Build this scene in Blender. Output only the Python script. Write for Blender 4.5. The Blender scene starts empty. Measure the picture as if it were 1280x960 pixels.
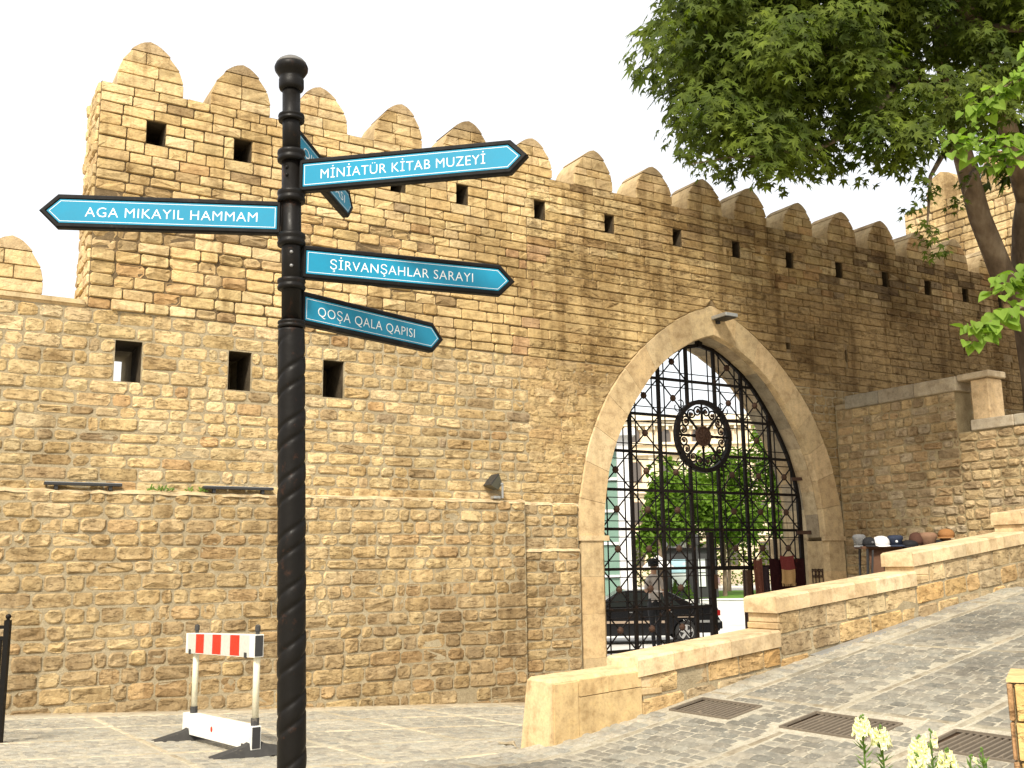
import bpy, bmesh, math, random
from mathutils import Vector, Matrix
random.seed(11)
R = random.random
def U(a, b): return a + (b - a) * random.random()
SC = bpy.context.scene
COL = SC.collection
rad = math.radians

# ------------------------------------------------------------ camera, sky, sun, exposure
cam_d = bpy.data.cameras.new('camera')
cam_d.sensor_width = 36.0
cam_d.lens = 36.0 * 1250.0 / 1280.0
cam_d.clip_start = 0.05
cam_d.clip_end = 3000
cam = bpy.data.objects.new('camera', cam_d)
COL.objects.link(cam)
cam.location = (0, 0, 1.6)
cam.rotation_euler = (Matrix.Rotation(rad(90 + 10.1), 3, 'X') @ Matrix.Rotation(-math.atan(.013), 3, 'Z')).to_euler()
SC.camera = cam
SUN_EL, SUN_AZ = rad(46), rad(-166)          # azimuth clockwise from +Y
wld = bpy.data.worlds.new("World"); SC.world = wld; wld.use_nodes = True
nt = wld.node_tree; nt.nodes.clear()
sky = nt.nodes.new('ShaderNodeTexSky'); sky.sky_type = 'NISHITA'; sky.sun_disc = False
sky.sun_elevation = SUN_EL; sky.sun_rotation = SUN_AZ; sky.dust_density = 4.0
bg1 = nt.nodes.new('ShaderNodeBackground'); bg1.inputs[1].default_value = 0.06
nt.links.new(sky.outputs[0], bg1.inputs[0])
bg2 = nt.nodes.new('ShaderNodeBackground'); bg2.inputs[0].default_value = (1.0, .975, .93, 1); bg2.inputs[1].default_value = 0.80
add = nt.nodes.new('ShaderNodeAddShader'); wo = nt.nodes.new('ShaderNodeOutputWorld')
nt.links.new(bg1.outputs[0], add.inputs[0]); nt.links.new(bg2.outputs[0], add.inputs[1]); nt.links.new(add.outputs[0], wo.inputs[0])
sd = bpy.data.lights.new('sun', 'SUN'); sd.energy = 4.2; sd.angle = rad(9); sd.color = (1.0, .93, .80)
so = bpy.data.objects.new('sun', sd); COL.objects.link(so)
sv = Vector((math.sin(SUN_AZ) * math.cos(SUN_EL), math.cos(SUN_AZ) * math.cos(SUN_EL), math.sin(SUN_EL)))
so.rotation_euler = sv.to_track_quat('Z', 'Y').to_euler(); so.location = (-6, -6, 14)
SC.view_settings.view_transform = 'Standard'; SC.view_settings.look = 'None'
SC.view_settings.gamma = 1.0; SC.view_settings.exposure = 0.38
SC.view_settings.use_curve_mapping = False
SC.cycles.max_bounces = 5; SC.cycles.diffuse_bounces = 3; SC.cycles.transparent_max_bounces = 6

# ------------------------------------------------------------ frames of reference
AZ = rad(58.8)
WD = Vector((math.sin(AZ), math.cos(AZ), 0)); WN = Vector((math.cos(AZ), -math.sin(AZ), 0))
def W(u, z, off=0.0):                     # along the wall, height, out of the wall
    return Vector((0, 16, 0)) + WD * u + WN * off + Vector((0, 0, z))
AR = rad(54)
RD = Vector((math.sin(AR), math.cos(AR), 0)); RN = Vector((math.cos(AR), -math.sin(AR), 0))
RO = Vector((.3, 9.0, 0))
def RP(s, n, z=0.0): return RO + RD * s + RN * n + Vector((0, 0, z))
def clamp(x, a, b): return max(a, min(b, x))
def lerp(a, b, t): return a + (b - a) * t
def uv_of(p):
    q = Vector((p[0], p[1] - 16, 0)); return q.dot(WD), q.dot(WN)
def sn_of(p):
    q = Vector((p[0] - RO.x, p[1] - RO.y, 0)); return q.dot(RD), q.dot(RN)
def plaza_z(u, v): return -.515 - .0595 * clamp(u, -9, 1) + .045 * clamp(v, -1, 7)
def ramp_z(s): return .04 + .15 * s
def gz(x, y):
    u, v = uv_of((x, y)); s, n = sn_of((x, y))
    zp = plaza_z(u, v)
    if n > -.2 or (s < -.02):
        w = clamp((n + 1.6) / 1.4, 0, 1); w = w * w * (3 - 2 * w)
        zr = ramp_z(s); d = clamp((zr - zp) / .05, -30, 30)
        return zp + w * .05 * math.log(1 + math.exp(d))
    t = clamp((u - .8) / 1.7, 0, 1); t2 = clamp((u - 2.5) / 5, 0, 1)
    return zp + .45 * t + (.35 + .1 * clamp(v, 0, 4)) * t2

# ------------------------------------------------------------ object helpers
def tag(o, label=None, cat=None, group=None, kind=None):
    if label: o['label'] = label
    if cat: o['category'] = cat
    if group: o['group'] = group
    if kind: o['kind'] = kind
    return o
def empty(name, loc=(0, 0, 0), label=None, cat=None, group=None, rz=0):
    o = bpy.data.objects.new(name, None); COL.objects.link(o); o.location = loc
    o.rotation_euler = (0, 0, rz); o.empty_display_size = .1
    return tag(o, label, cat, group)
def world_loc(o):
    l = o.location.copy(); p = o.parent
    while p: l += p.location; p = p.parent
    return l
class MB:
    def __init__(s): s.v = []; s.f = []; s.t = []; s.sm = False
    def add(s, vs, fs, tint=(1, 1, 1)):
        b = len(s.v); s.v += [tuple(p) for p in vs]
        for f in fs: s.f.append(tuple(b + i for i in f)); s.t.append(tint)
    def box(s, c, x, y, z, tint=(1, 1, 1), ch=0.0):
        # c centre, x y z half-axis vectors
        c = Vector(c); x = Vector(x); y = Vector(y); z = Vector(z)
        if ch <= 0:
            vs = [c + x * i + y * j + z * k for k in (-1, 1) for j in (-1, 1) for i in (-1, 1)]
            s.add(vs, [(0, 2, 3, 1), (4, 5, 7, 6), (0, 1, 5, 4), (2, 6, 7, 3), (0, 4, 6, 2), (1, 3, 7, 5)], tint)
        else:
            lx, ly, lz = x.length, y.length, z.length
            vs = []; idx = {}
            for k in (-1, 1):
                for j in (-1, 1):
                    for i in (-1, 1):
                        for a in range(3):
                            fx = 1 if a == 0 else 1 - ch / lx; fy = 1 if a == 1 else 1 - ch / ly; fz = 1 if a == 2 else 1 - ch / lz
                            idx[i, j, k, a] = len(vs); vs.append(c + x * i * fx + y * j * fy + z * k * fz)
            fs = []
            for i in (-1, 1): fs.append([idx[i, j, k, 0] for j, k in ((-1, -1), (1, -1), (1, 1), (-1, 1))][::i])
            for j in (-1, 1): fs.append([idx[i, j, k, 1] for i, k in ((-1, -1), (1, -1), (1, 1), (-1, 1))][::-j])
            for k in (-1, 1): fs.append([idx[i, j, k, 2] for i, j in ((-1, -1), (1, -1), (1, 1), (-1, 1))][::k])
            for j in (-1, 1):
                for k in (-1, 1): fs.append([idx[-1, j, k, 1], idx[1, j, k, 1], idx[1, j, k, 2], idx[-1, j, k, 2]][::(1 if j * k < 0 else -1)])
                for i in (-1, 1): fs.append([idx[i, j, -1, 0], idx[i, j, 1, 0], idx[i, j, 1, 1], idx[i, j, -1, 1]][::(1 if j * i > 0 else -1)])
            for i in (-1, 1):
                for k in (-1, 1): fs.append([idx[i, -1, k, 0], idx[i, 1, k, 0], idx[i, 1, k, 2], idx[i, -1, k, 2]][::(1 if i * k > 0 else -1)])
                for j in (-1, 1):
                    for k in (-1, 1): fs.append([idx[i, j, k, 0], idx[i, j, k, 1], idx[i, j, k, 2]][::(1 if i * j * k > 0 else -1)])
            s.add(vs, [tuple(f) for f in fs], tint)
    def bar(s, a, b, w, h=None, up=(0, 0, 1), tint=(1, 1, 1)):
        a = Vector(a); b = Vector(b); d = b - a
        if d.length < 1e-5: return
        h = h or w; dn = d.normalized(); up = Vector(up)
        sx = dn.cross(up)
        if sx.length < 1e-4: sx = dn.cross(Vector((0, 1, 0)))
        sx.normalize(); uy = sx.cross(dn)
        s.box((a + b) / 2, d / 2, sx * w / 2, uy * h / 2, tint)
    def tube(s, pts, rr, n=8, cap=True, tint=(1, 1, 1), closed=False):
        pts = [Vector(p) for p in pts]; m = len(pts)
        if not hasattr(rr, '__len__'): rr = [rr] * m
        vs = []; up = None
        for i, p in enumerate(pts):
            d = (pts[(i + 1) % m] - pts[i - 1]) if closed else (pts[min(i + 1, m - 1)] - pts[max(i - 1, 0)])
            if d.length < 1e-9: d = Vector((0, 0, 1))
            d.normalize()
            if up is None: up = Vector((0, 0, 1)) if abs(d.z) < .9 else Vector((1, 0, 0))
            a = d.cross(up)
            if a.length < 1e-4: a = d.cross(Vector((.3, 1, .2)))
            a.normalize(); b = a.cross(d); up = b
            for k in range(n):
                t = 2 * math.pi * k / n; vs.append(p + (a * math.cos(t) + b * math.sin(t)) * rr[i])
        fs = [(i * n + k, i * n + (k + 1) % n, ((i + 1) % m) * n + (k + 1) % n, ((i + 1) % m) * n + k) for i in range(m if closed else m - 1) for k in range(n)]
        if cap and not closed: fs += [tuple(range(n))[::-1], tuple((m - 1) * n + k for k in range(n))]
        s.add(vs, fs, tint)
    def lathe(s, c, prof, n=16, ax=(0, 0, 1), tint=(1, 1, 1)):
        c = Vector(c); ax = Vector(ax).normalized(); a = ax.orthogonal().normalized(); b = ax.cross(a); vs = []; m = len(prof)
        for (r, z) in prof:
            for k in range(n):
                t = 2 * math.pi * k / n; vs.append(c + ax * z + (a * math.cos(t) + b * math.sin(t)) * r)
        fs = [(i * n + k, i * n + (k + 1) % n, (i + 1) * n + (k + 1) % n, (i + 1) * n + k) for i in range(m - 1) for k in range(n)]
        fs += [tuple(range(n))[::-1], tuple((m - 1) * n + k for k in range(n))]
        s.add(vs, fs, tint)
    def prism(s, pts, d, tint=(1, 1, 1)):         # pts polygon (3D), d extrusion vector
        pts = [Vector(p) for p in pts]; n = len(pts); d = Vector(d)
        s.add(pts + [p + d for p in pts], [tuple(range(n)), tuple(range(n, 2 * n))[::-1]] + [(i, i + n, (i + 1) % n + n, (i + 1) % n)[::1] for i in range(n)], tint)
    def mesh(s, name, mat, smooth=None, origin=None):
        me = bpy.data.meshes.new(name)
        o = Vector(origin) if origin is not None else Vector((0, 0, 0))
        me.from_pydata([(p[0] - o.x, p[1] - o.y, p[2] - o.z) for p in s.v], [], s.f)
        if True:
            ca = me.color_attributes.new('tint', 'FLOAT_COLOR', 'CORNER'); buf = []
            for f, t in zip(s.f, s.t): buf += [t[0], t[1], t[2], 1.0] * len(f)
            ca.data.foreach_set('color', buf)
        mats = mat if isinstance(mat, (list, tuple)) else [mat]
        for m in mats: me.materials.append(m)
        if smooth if smooth is not None else s.sm: me.polygons.foreach_set('use_smooth', [True] * len(me.polygons))
        return me
    def build(s, name, mat, parent=None, smooth=None, kind=None, center=True, fix=False):
        if not s.v: return None
        n = len(s.v); c = Vector((sum(p[0] for p in s.v) / n, sum(p[1] for p in s.v) / n, sum(p[2] for p in s.v) / n)) if center else Vector((0, 0, 0))
        me = s.mesh(name, mat, smooth, c)
        if fix:
            bm = bmesh.new(); bm.from_mesh(me); bmesh.ops.recalc_face_normals(bm, faces=bm.faces); bm.to_mesh(me); bm.free()
        o = bpy.data.objects.new(name, me); COL.objects.link(o)
        if parent: o.parent = parent; o.location = c - world_loc(parent)
        else: o.location = c
        if kind: o['kind'] = kind
        return o

# ------------------------------------------------------------ materials
def nodes(m): return m.node_tree.nodes, m.node_tree.links
def new_mat(name, rough=.8, metal=0.0, spec=.3):
    m = bpy.data.materials.new(name); m.use_nodes = True
    b = m.node_tree.nodes['Principled BSDF']; b.inputs['Roughness'].default_value = rough
    b.inputs['Metallic'].default_value = metal; b.inputs['Specular IOR Level'].default_value = spec
    return m, b
def nz(m, scale, detail=6, rough=.6, vec=None, dist=0.0):
    N, L = nodes(m); n = N.new('ShaderNodeTexNoise'); n.inputs['Scale'].default_value = scale
    n.inputs['Detail'].default_value = detail; n.inputs['Roughness'].default_value = rough; n.inputs['Distortion'].default_value = dist
    if vec: L.new(vec, n.inputs['Vector'])
    return n.outputs['Fac']
def ramp(m, fac, stops):
    N, L = nodes(m); r = N.new('ShaderNodeValToRGB'); L.new(fac, r.inputs[0])
    e = r.color_ramp.elements
    while len(e) < len(stops): e.new(.5)
    for el, (p, c) in zip(e, stops): el.position = p; el.color = (c if len(c) == 4 else (*c, 1)) if hasattr(c, '__len__') else (c, c, c, 1)
    return r.outputs[0]
def mix(m, a, b, fac=1.0, mode='MULTIPLY'):
    N, L = nodes(m); x = N.new('ShaderNodeMix'); x.data_type = 'RGBA'; x.blend_type = mode
    for s_, v in ((0, fac), (6, a), (7, b)):
        if hasattr(v, 'links'): L.new(v, x.inputs[s_])
        elif hasattr(v, '__len__'): x.inputs[s_].default_value = (*v, 1) if len(v) == 3 else v
        else: x.inputs[s_].default_value = v
    return x.outputs[2]
def mth(m, op, a, b=None):
    N, L = nodes(m); x = N.new('ShaderNodeMath'); x.operation = op
    for i, v in enumerate((a, b)):
        if v is None: continue
        if hasattr(v, 'links'): L.new(v, x.inputs[i])
        else: x.inputs[i].default_value = v
    return x.outputs[0]
def posn(m, scale=None):
    N, L = nodes(m); g = N.new('ShaderNodeNewGeometry')
    if not scale: return g.outputs['Position']
    v = N.new('ShaderNodeVectorMath'); v.operation = 'MULTIPLY'; L.new(g.outputs['Position'], v.inputs[0]); v.inputs[1].default_value = scale
    return v.outputs[0]
def bump(m, b, h, strength=.5, dist=.02):
    N, L = nodes(m); x = N.new('ShaderNodeBump'); x.inputs['Strength'].default_value = strength; x.inputs['Distance'].default_value = dist
    L.new(h, x.inputs['Height']); L.new(x.outputs[0], b.inputs['Normal'])
def attr(m, name='tint'):
    N, L = nodes(m); a = N.new('ShaderNodeAttribute'); a.attribute_name = name; return a.outputs['Color']

def stone_mat(name, pits=1.0, stain=1.0, bmp=.9, bd=.03, use_tint=True, base=(.5, .36, .19)):
    m, b = new_mat(name, .93, 0, .15)
    N, L = nodes(m)
    p = posn(m); ps = posn(m, (1.0, 1.0, 3.2))
    n1 = nz(m, 7, 8, .62, p); n2 = nz(m, 38, 6, .7, p); n3 = nz(m, .55, 4, .6, p); n4 = nz(m, 9, 8, .68, ps, .6)
    c = attr(m) if use_tint else mix(m, base, base, 0)
    c = mix(m, c, ramp(m, n1, [(.28, (.68, .62, .54)), (.5, (1, .98, .95)), (.72, (1.16, 1.12, 1.02))]))
    c = mix(m, c, ramp(m, n2, [(.3, .72), (.48, 1.0), (.7, 1.15)]), .8)
    # eroded strata and holes, the holes coloured darker
    pit = ramp(m, n4, [(.33, (.36, .27, .19)), (.43, (1, 1, 1))])
    c = mix(m, c, pit, .75 * pits)
    # weathering stains over metres of wall
    st = ramp(m, n3, [(.36, (.58, .53, .47)), (.5, (.93, .91, .88)), (.62, (1.05, 1.03, 1.0))])
    c = mix(m, c, st, .8 * stain)
    # vertical water streaks
    sk = nz(m, 1.0, 5, .6, posn(m, (3.2, 3.2, .22)))
    c = mix(m, c, ramp(m, sk, [(.38, (.58, .53, .47)), (.5, 1.0)]), .7 * stain)
    bl = nz(m, 2.6, 7, .72, posn(m, (1, 1, 1.7)), .4)
    c = mix(m, c, ramp(m, bl, [(.33, (.55, .50, .44)), (.46, (1, 1, 1)), (.7, (1.06, 1.05, 1.02))]), .75 * stain)
    L.new(c, b.inputs['Base Color'])
    h = mth(m, 'ADD', mth(m, 'MULTIPLY', n1, .9), mth(m, 'MULTIPLY', n2, .35))
    h = mth(m, 'ADD', h, mth(m, 'MULTIPLY', ramp(m, n4, [(.3, 0.0), (.46, 1.0)]), .55 * pits))
    bump(m, b, h, bmp, bd)
    return m
M_stone = stone_mat('limestone_blocks', .5, 1.0, .8, .025)
M_worn = stone_mat('eroded_limestone', 1.0, 1.25, 1.0, .035)
M_rub = stone_mat('rubble_limestone', .85, .8, 1.0, .028)
M_ash = stone_mat('smooth_ashlar', .18, .55, .5, .012)
M_cop = stone_mat('coping_limestone', .12, .5, .45, .010)
def mortar_mat(name, col, col2):
    m, b = new_mat(name, .97, 0, .1); N, L = nodes(m); p = posn(m)
    c = ramp(m, nz(m, 5, 8, .7, p), [(.3, col2), (.65, col)])
    c = mix(m, c, ramp(m, nz(m, 60, 3, .7, p), [(.3, .7), (.6, 1.1)]), .7)
    L.new(c, b.inputs['Base Color']); bump(m, b, nz(m, 45, 6, .7, p), .8, .02); return m
M_mortar = mortar_mat('lime_mortar', (.43, .36, .235), (.27, .215, .13))
M_joint = mortar_mat('dark_mortar', (.20, .145, .08), (.10, .07, .04))
M_jworn = mortar_mat('worn_brown_mortar', (.28, .205, .115), (.17, .12, .065))
M_slotshade = mortar_mat('painted_slot_shade', (.11, .085, .055), (.045, .035, .022))  # near-black colour stands in for the shade inside the slots
M_joint2 = mortar_mat('old_plaster_mortar', (.42, .34, .20), (.26, .20, .11))
def paint(name, col, rough=.5, metal=0.0, spec=.4, wear=None, bmp=0.0, scale=30):
    m, b = new_mat(name, rough, metal, spec); N, L = nodes(m); p = posn(m)
    n = nz(m, scale, 5, .65, p)
    c = mix(m, col, ramp(m, n, [(.3, .8), (.7, 1.12)]), .6)
    if wear: c = mix(m, c, wear, ramp(m, nz(m, scale * .45, 8, .75, p), [(.58, 0.0), (.66, 1.0)]), 'MIX')
    L.new(c, b.inputs['Base Color'])
    L.new(ramp(m, n, [(.3, min(1, rough * 1.25)), (.7, rough * .75)]), b.inputs['Roughness'])
    if bmp: bump(m, b, n, bmp, .004)
    return m
M_black = paint('weathered_black_iron_paint', (.006, .005, .004), .46, 0, .17, (.03, .014, .008), .45, 22)
M_gate = paint('dark_wrought_iron', (.007, .005, .004), .6, 0, .16, (.04, .018, .009), .5, 18)
M_boss = paint('rusty_iron_boss', (.05, .024, .013), .75, 0, .3, (.12, .06, .03), .6, 40)
M_frame = paint('black_sign_frame', (.006, .0055, .005), .55, 0, .16, (.03, .022, .015), .3, 14)
M_blue = paint('turquoise_sign_face', (.008, .22, .365), .4, 0, .3, None, .05, 5)
M_white = paint('white_sign_print', (.82, .84, .84), .4)
M_capg = paint('dusty_grey_paint', (.13, .125, .115), .6)
M_grey = paint('grey_cast_metal', (.22, .22, .22), .4, .5)
M_plastic = paint('white_plastic_board', (.78, .77, .72), .45, 0, .4, (.5, .46, .38), .1, 9)
M_red = paint('red_reflective_film', (.72, .03, .015), .4)
M_lgrey = paint('pale_reflective_film', (.55, .56, .5), .35)
M_cream = paint('cream_tube_paint', (.75, .70, .52), .5)
M_rubber = paint('dark_rubber', (.05, .048, .045), .85, 0, .2, (.16, .14, .11), .5, 20)
M_dark = paint('dark_metal', (.03, .03, .03), .5)
M_lamp = paint('grey_green_lamp_housing', (.10, .10, .075), .5)
M_steel = paint('galvanised_steel', (.42, .43, .42), .4, .6)
M_grate = paint('brown_cast_iron_grate', (.17, .14, .105), .75, .1, .25, (.27, .22, .16), .5, 25)
def leafmat(name, c1, c2, trans=.35):
    m, b = new_mat(name, .62, 0, .14); N, L = nodes(m)
    oi = N.new('ShaderNodeObjectInfo'); 
    c = ramp(m, nz(m, 1.6, 3, .6, posn(m)), [(.3, c1), (.7, c2)])
    c = mix(m, c, attr(m))
    L.new(c, b.inputs['Base Color'])
    t = N.new('ShaderNodeBsdfTranslucent'); L.new(mix(m, c, (1.5, 1.7, .6)), t.inputs[0])
    mx = N.new('ShaderNodeMixShader'); mx.inputs[0].default_value = trans
    L.new(b.outputs[0], mx.inputs[1]); L.new(t.outputs[0], mx.inputs[2]); L.new(mx.outputs[0], N['Material Output'].inputs[0])
    return m
M_plane = leafmat('plane_tree_leaf', (.028, .048, .005), (.115, .15, .017), .3)
M_young = leafmat('young_green_leaf', (.13, .21, .03), (.21, .31, .05), .4)
M_bgleaf = leafmat('park_leaf', (.065, .125, .014), (.15, .24, .03), .35)
M_petal = leafmat('cream_petal', (.82, .76, .48), (.88, .85, .66), .3)
M_herb = leafmat('herb_leaf', (.10, .18, .04), (.17, .27, .06), .3)
def bark():
    m, b = new_mat('plane_bark', .9); N, L = nodes(m); p = posn(m, (1, 1, .5))
    c = ramp(m, nz(m, 3.2, 6, .6, p), [(.3, (.07, .05, .032)), (.5, (.16, .115, .075)), (.7, (.28, .22, .15))])
    L.new(c, b.inputs['Base Color']); bump(m, b, nz(m, 14, 7, .7, p), .7, .03); return m
M_bark = bark()

# ------------------------------------------------------------ stone builder
PAL_LIGHT = [(.62, .49, .275), (.59, .455, .25), (.65, .52, .30), (.56, .43, .235), (.60, .47, .265), (.54, .41, .215), (.64, .51, .31), (.58, .45, .26)]
PAL_MID = [(.50, .38, .205), (.46, .345, .18), (.54, .42, .235), (.43, .32, .17), (.50, .375, .19), (.40, .30, .17), (.52, .41, .25), (.49, .34, .18)]
PAL_DARK = [(.34, .25, .145), (.28, .205, .115), (.40, .30, .17), (.31, .23, .135), (.42, .31, .17), (.25, .185, .11), (.36, .28, .18), (.40, .27, .14)]
def jit(c, k=.08):
    f = 1 + U(-k, k); g = U(-.03, .03); return (c[0] * f * (1 + g), c[1] * f, c[2] * f * (1 - g))
def pick(pal): return jit(random.choice(pal))
def stone(mb, q, P, dep, tint, ch=.02, rough=.006, sink=.02):
    """q: four (a,b) corners, P(a,b,d) -> world, dep: how proud"""
    out = []
    for i in range(4):
        a = Vector(q[i]); pr = Vector(q[i - 1]); nx = Vector(q[(i + 1) % 4])
        d1 = pr - a; d2 = nx - a
        c1 = min(ch * U(.4, 1.7), d1.length * .35); c2 = min(ch * U(.4, 1.7), d2.length * .35)
        out.append(a + (d1.normalized() * c1 if d1.length > 1e-6 else d1)); out.append(a + (d2.normalized() * c2 if d2.length > 1e-6 else d2))
    cx = sum(p.x for p in out) / 8; cy = sum(p.y for p in out) / 8; n = 8
    w = max(p.x for p in out) - min(p.x for p in out); h = max(p.y for p in out) - min(p.y for p in out)
    ins = min(ch * .55, .3 * min(w, h)); vs = []
    for p in out: vs.append(P(p.x, p.y, -sink))
    for p in out: vs.append(P(p.x, p.y, dep * .45))
    for p in out:
        fx = 1 - 2 * ins / max(w, 1e-3); fy = 1 - 2 * ins / max(h, 1e-3)
        vs.append(P(cx + (p.x - cx) * fx, cy + (p.y - cy) * fy, dep + U(-rough, rough)))
    # two inner points give the face relief
    vs.append(P(cx - w * .2, cy + U(-.1, .1) * h, dep + U(-rough, rough * 1.6)))
    vs.append(P(cx + w * .2, cy + U(-.1, .1) * h, dep + U(-rough, rough * 1.6)))
    fs = []
    for i in range(n):
        j = (i + 1) % n
        fs.append((i, j, n + j, n + i)); fs.append((n + i, n + j, 2 * n + j, 2 * n + i))
    L_, Rr = 3 * n, 3 * n + 1
    side = [L_ if (out[i].x + out[(i + 1) % n].x) / 2 < cx else Rr for i in range(n)]
    for i in range(n):
        j = (i + 1) % n; fs.append((2 * n + i, 2 * n + j, side[i]))
        if side[i] != side[i - 1]: fs.append((2 * n + i, side[i], side[i - 1]))
    mb.add(vs, fs, tint)
CAMP = Vector((0, 0, 1.6))
def emit_stones(lst, parent, mat, limit=300, name='stone'):
    """lst of (q, P, dep, tint, ch, rough); the largest in view become objects of their own"""
    def size(e):
        q = e[0]; a = abs((q[1][0] - q[0][0]) + (q[2][0] - q[3][0])) / 2 * abs((q[3][1] - q[0][1]) + (q[2][1] - q[1][1])) / 2
        c = e[1](sum(p[0] for p in q) / 4, sum(p[1] for p in q) / 4, 0); d = c - CAMP
        vis = 1.0
        if d.y > .1:
            px = d.x / (d.y); 
            if abs(px) > .56: vis = .05
        else: vis = .01
        return a / d.length_squared * vis
    lst = sorted(lst, key=size, reverse=True)
    for e in lst[:limit]:
        mb = MB(); stone(mb, *e); mb.build(name, mat, parent)
    rest = MB()
    for e in lst[limit:]: stone(rest, *e)
    if rest.v: rest.build(name + 's', mat, parent, kind='stuff')

def courses(z0, z1, lo, hi):
    out = [z0]; z = z0
    while z < z1 - lo * .6:
        z += U(lo, hi); out.append(z)
    k = (z1 - z0) / (out[-1] - z0)
    return [z0 + (a - z0) * k for a in out]
def free_spans(u0, u1, za, zb, holes, prof=None):
    """spans of a course not covered by openings; each ((ul_bottom, ul_top), (ur_bottom, ur_top))"""
    cuts = []
    for (a, b, c, d) in holes:
        if c < zb - .03 and d > za + .03: cuts.append(((a, a), (b, b)))
    if prof:
        c0, hw = prof; h0, h1 = hw(za), hw(zb)
        if h0 > 0.0: cuts.append(((c0 - h0, c0 - max(h1, .02)), (c0 + h0, c0 + max(h1, .02))))
    cuts.sort(key=lambda k: k[0][0]); spans = []; cur = (u0, u0)
    for l, r in cuts:
        if l[0] > cur[0] + .04: spans.append((cur, l))
        if r[0] > cur[0]: cur = r
    if u1 > cur[0] + .04: spans.append((cur, (u1, u1)))
    return spans

# ------------------------------------------------------------ arch profiles (half-width against height)
def prof_fn(pts, zlow):
    def f(z):
        if z <= pts[0][0]: return pts[0][1]
        if z >= pts[-1][0]: return 0.0
        for (a, ha), (b, hb) in zip(pts, pts[1:]):
            if z <= b: return ha + (hb - ha) * (z - a) / (b - a)
        return 0.0
    return f
OUT_P = [(2.0, 3.19), (2.45, 3.165), (2.93, 3.07), (3.54, 2.92), (4.11, 2.66), (4.40, 2.50), (4.69, 2.29), (5.0, 2.03), (5.32, 1.71), (5.60, 1.37), (5.88, .97), (6.10, .56), (6.31, 0.0)]
IN_P = [(2.0, 2.64), (2.45, 2.61), (3.0, 2.52), (3.22, 2.46), (3.6, 2.32), (3.93, 2.14), (4.3, 1.91), (4.68, 1.62), (4.97, 1.36), (5.24, 1.03), (5.48, .63), (5.60, .38), (5.72, 0.0)]
AC = 4.40
hw_out = prof_fn(OUT_P, 2.0); hw_in = prof_fn(IN_P, 2.0)

# ============================================================ GROUND
def ground_mat(name, c1, c2, scale=9, b_=.5):
    m, b = new_mat(name, .92, 0, .2); N, L = nodes(m); p = posn(m)
    c = ramp(m, nz(m, scale, 8, .65, p), [(.3, c2), (.7, c1)])
    c = mix(m, c, ramp(m, nz(m, .5, 4, .6, p), [(.35, .8), (.65, 1.08)]), .8)
    c = mix(m, c, ramp(m, nz(m, 90, 3, .7, p), [(.35, .7), (.6, 1.1)]), .6)
    L.new(c, b.inputs['Base Color']); bump(m, b, nz(m, 70, 6, .75, p), b_, .01); return m
M_sand = ground_mat('sandy_paving_joint', (.52, .475, .37), (.30, .27, .20), 30)
M_road = ground_mat('pale_road_concrete', (.66, .64, .59), (.56, .54, .49), 2, .2)
M_apron = ground_mat('worn_pale_paving', (.46, .40, .29), (.33, .28, .20), 4, .4)
M_earth = ground_mat('garden_soil', (.16, .11, .07), (.09, .06, .04), 12, .8)
M_grass = ground_mat('lawn_green', (.14, .28, .035), (.09, .2, .025), 3, .6)
def cob():
    m, b = new_mat('grey_basalt_cobble', .72, 0, .35); N, L = nodes(m); p = posn(m)
    c = mix(m, attr(m), ramp(m, nz(m, 16, 6, .65, p), [(.3, .74), (.7, 1.25)]), .9)
    c = mix(m, c, (.40, .36, .28), ramp(m, nz(m, 13, 8, .75, p), [(.54, 0.0), (.66, .7)]), 'MIX')
    c = mix(m, c, ramp(m, nz(m, .7, 4, .6, p), [(.35, .82), (.65, 1.12)]), .9)
    L.new(c, b.inputs['Base Color']); bump(m, b, nz(m, 55, 6, .7, p), .8, .012); return m
M_cob = cob()
COBP = [(.185, .172, .138), (.205, .19, .152), (.165, .155, .126), (.235, .216, .17), (.195, .18, .145), (.255, .234, .185)]
COBL = [(.29, .27, .215), (.32, .295, .235), (.26, .24, .195), (.35, .32, .25)]

# base sheets: the plaza and the ramp, with real pits under the three drain grates
GR = [(1.30, 1.74, .12, .84), (1.30, 1.78, 1.40, 2.22), (1.32, 1.80, 2.66, 3.42)]    # s0,s1,n0,n1
mb = MB()
sc_ = sorted(set([round(-7 + .5 * i, 2) for i in range(40)] + [g for r in GR for g in r[:2]])); nc_ = sorted(set([0.0] + [.4 * i - 8.0 for i in range(20)] + [.45 * i for i in range(1, 22)] + [g for r in GR for g in r[2:]]))
for i in range(len(sc_) - 1):
    for j in range(len(nc_) - 1):
        s0, s1, n0, n1 = sc_[i], sc_[i + 1], nc_[j], nc_[j + 1]; cs, cn = (s0 + s1) / 2, (n0 + n1) / 2
        if cn < 0: continue
        if any(a - 1e-4 < cs < b + 1e-4 and c - 1e-4 < cn < d + 1e-4 for a, b, c, d in GR): continue
        vs = []
        for s_, n_ in ((s0, n0), (s1, n0), (s1, n1), (s0, n1)):
            p = RP(s_, n_); p.z = gz(p.x, p.y) - .007; vs.append(p)
        mb.add(vs, [(0, 3, 2, 1)])
tag(mb.build('ramp_street', M_sand, fix=False), kind='structure')
mb = MB(); Nn = 44
def grid_sheet(mb, u0, u1, v0, v1, nu, nv, fn):
    b = [[fn(lerp(u0, u1, i / nu), lerp(v0, v1, j / nv)) for j in range(nv + 1)] for i in range(nu + 1)]
    base = len(mb.v); vs = [p for r in b for p in r]
    fs = [(i * (nv + 1) + j, (i + 1) * (nv + 1) + j, (i + 1) * (nv + 1) + j + 1, i * (nv + 1) + j + 1)[::-1] for i in range(nu) for j in range(nv)]
    mb.add(vs, fs)
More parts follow.
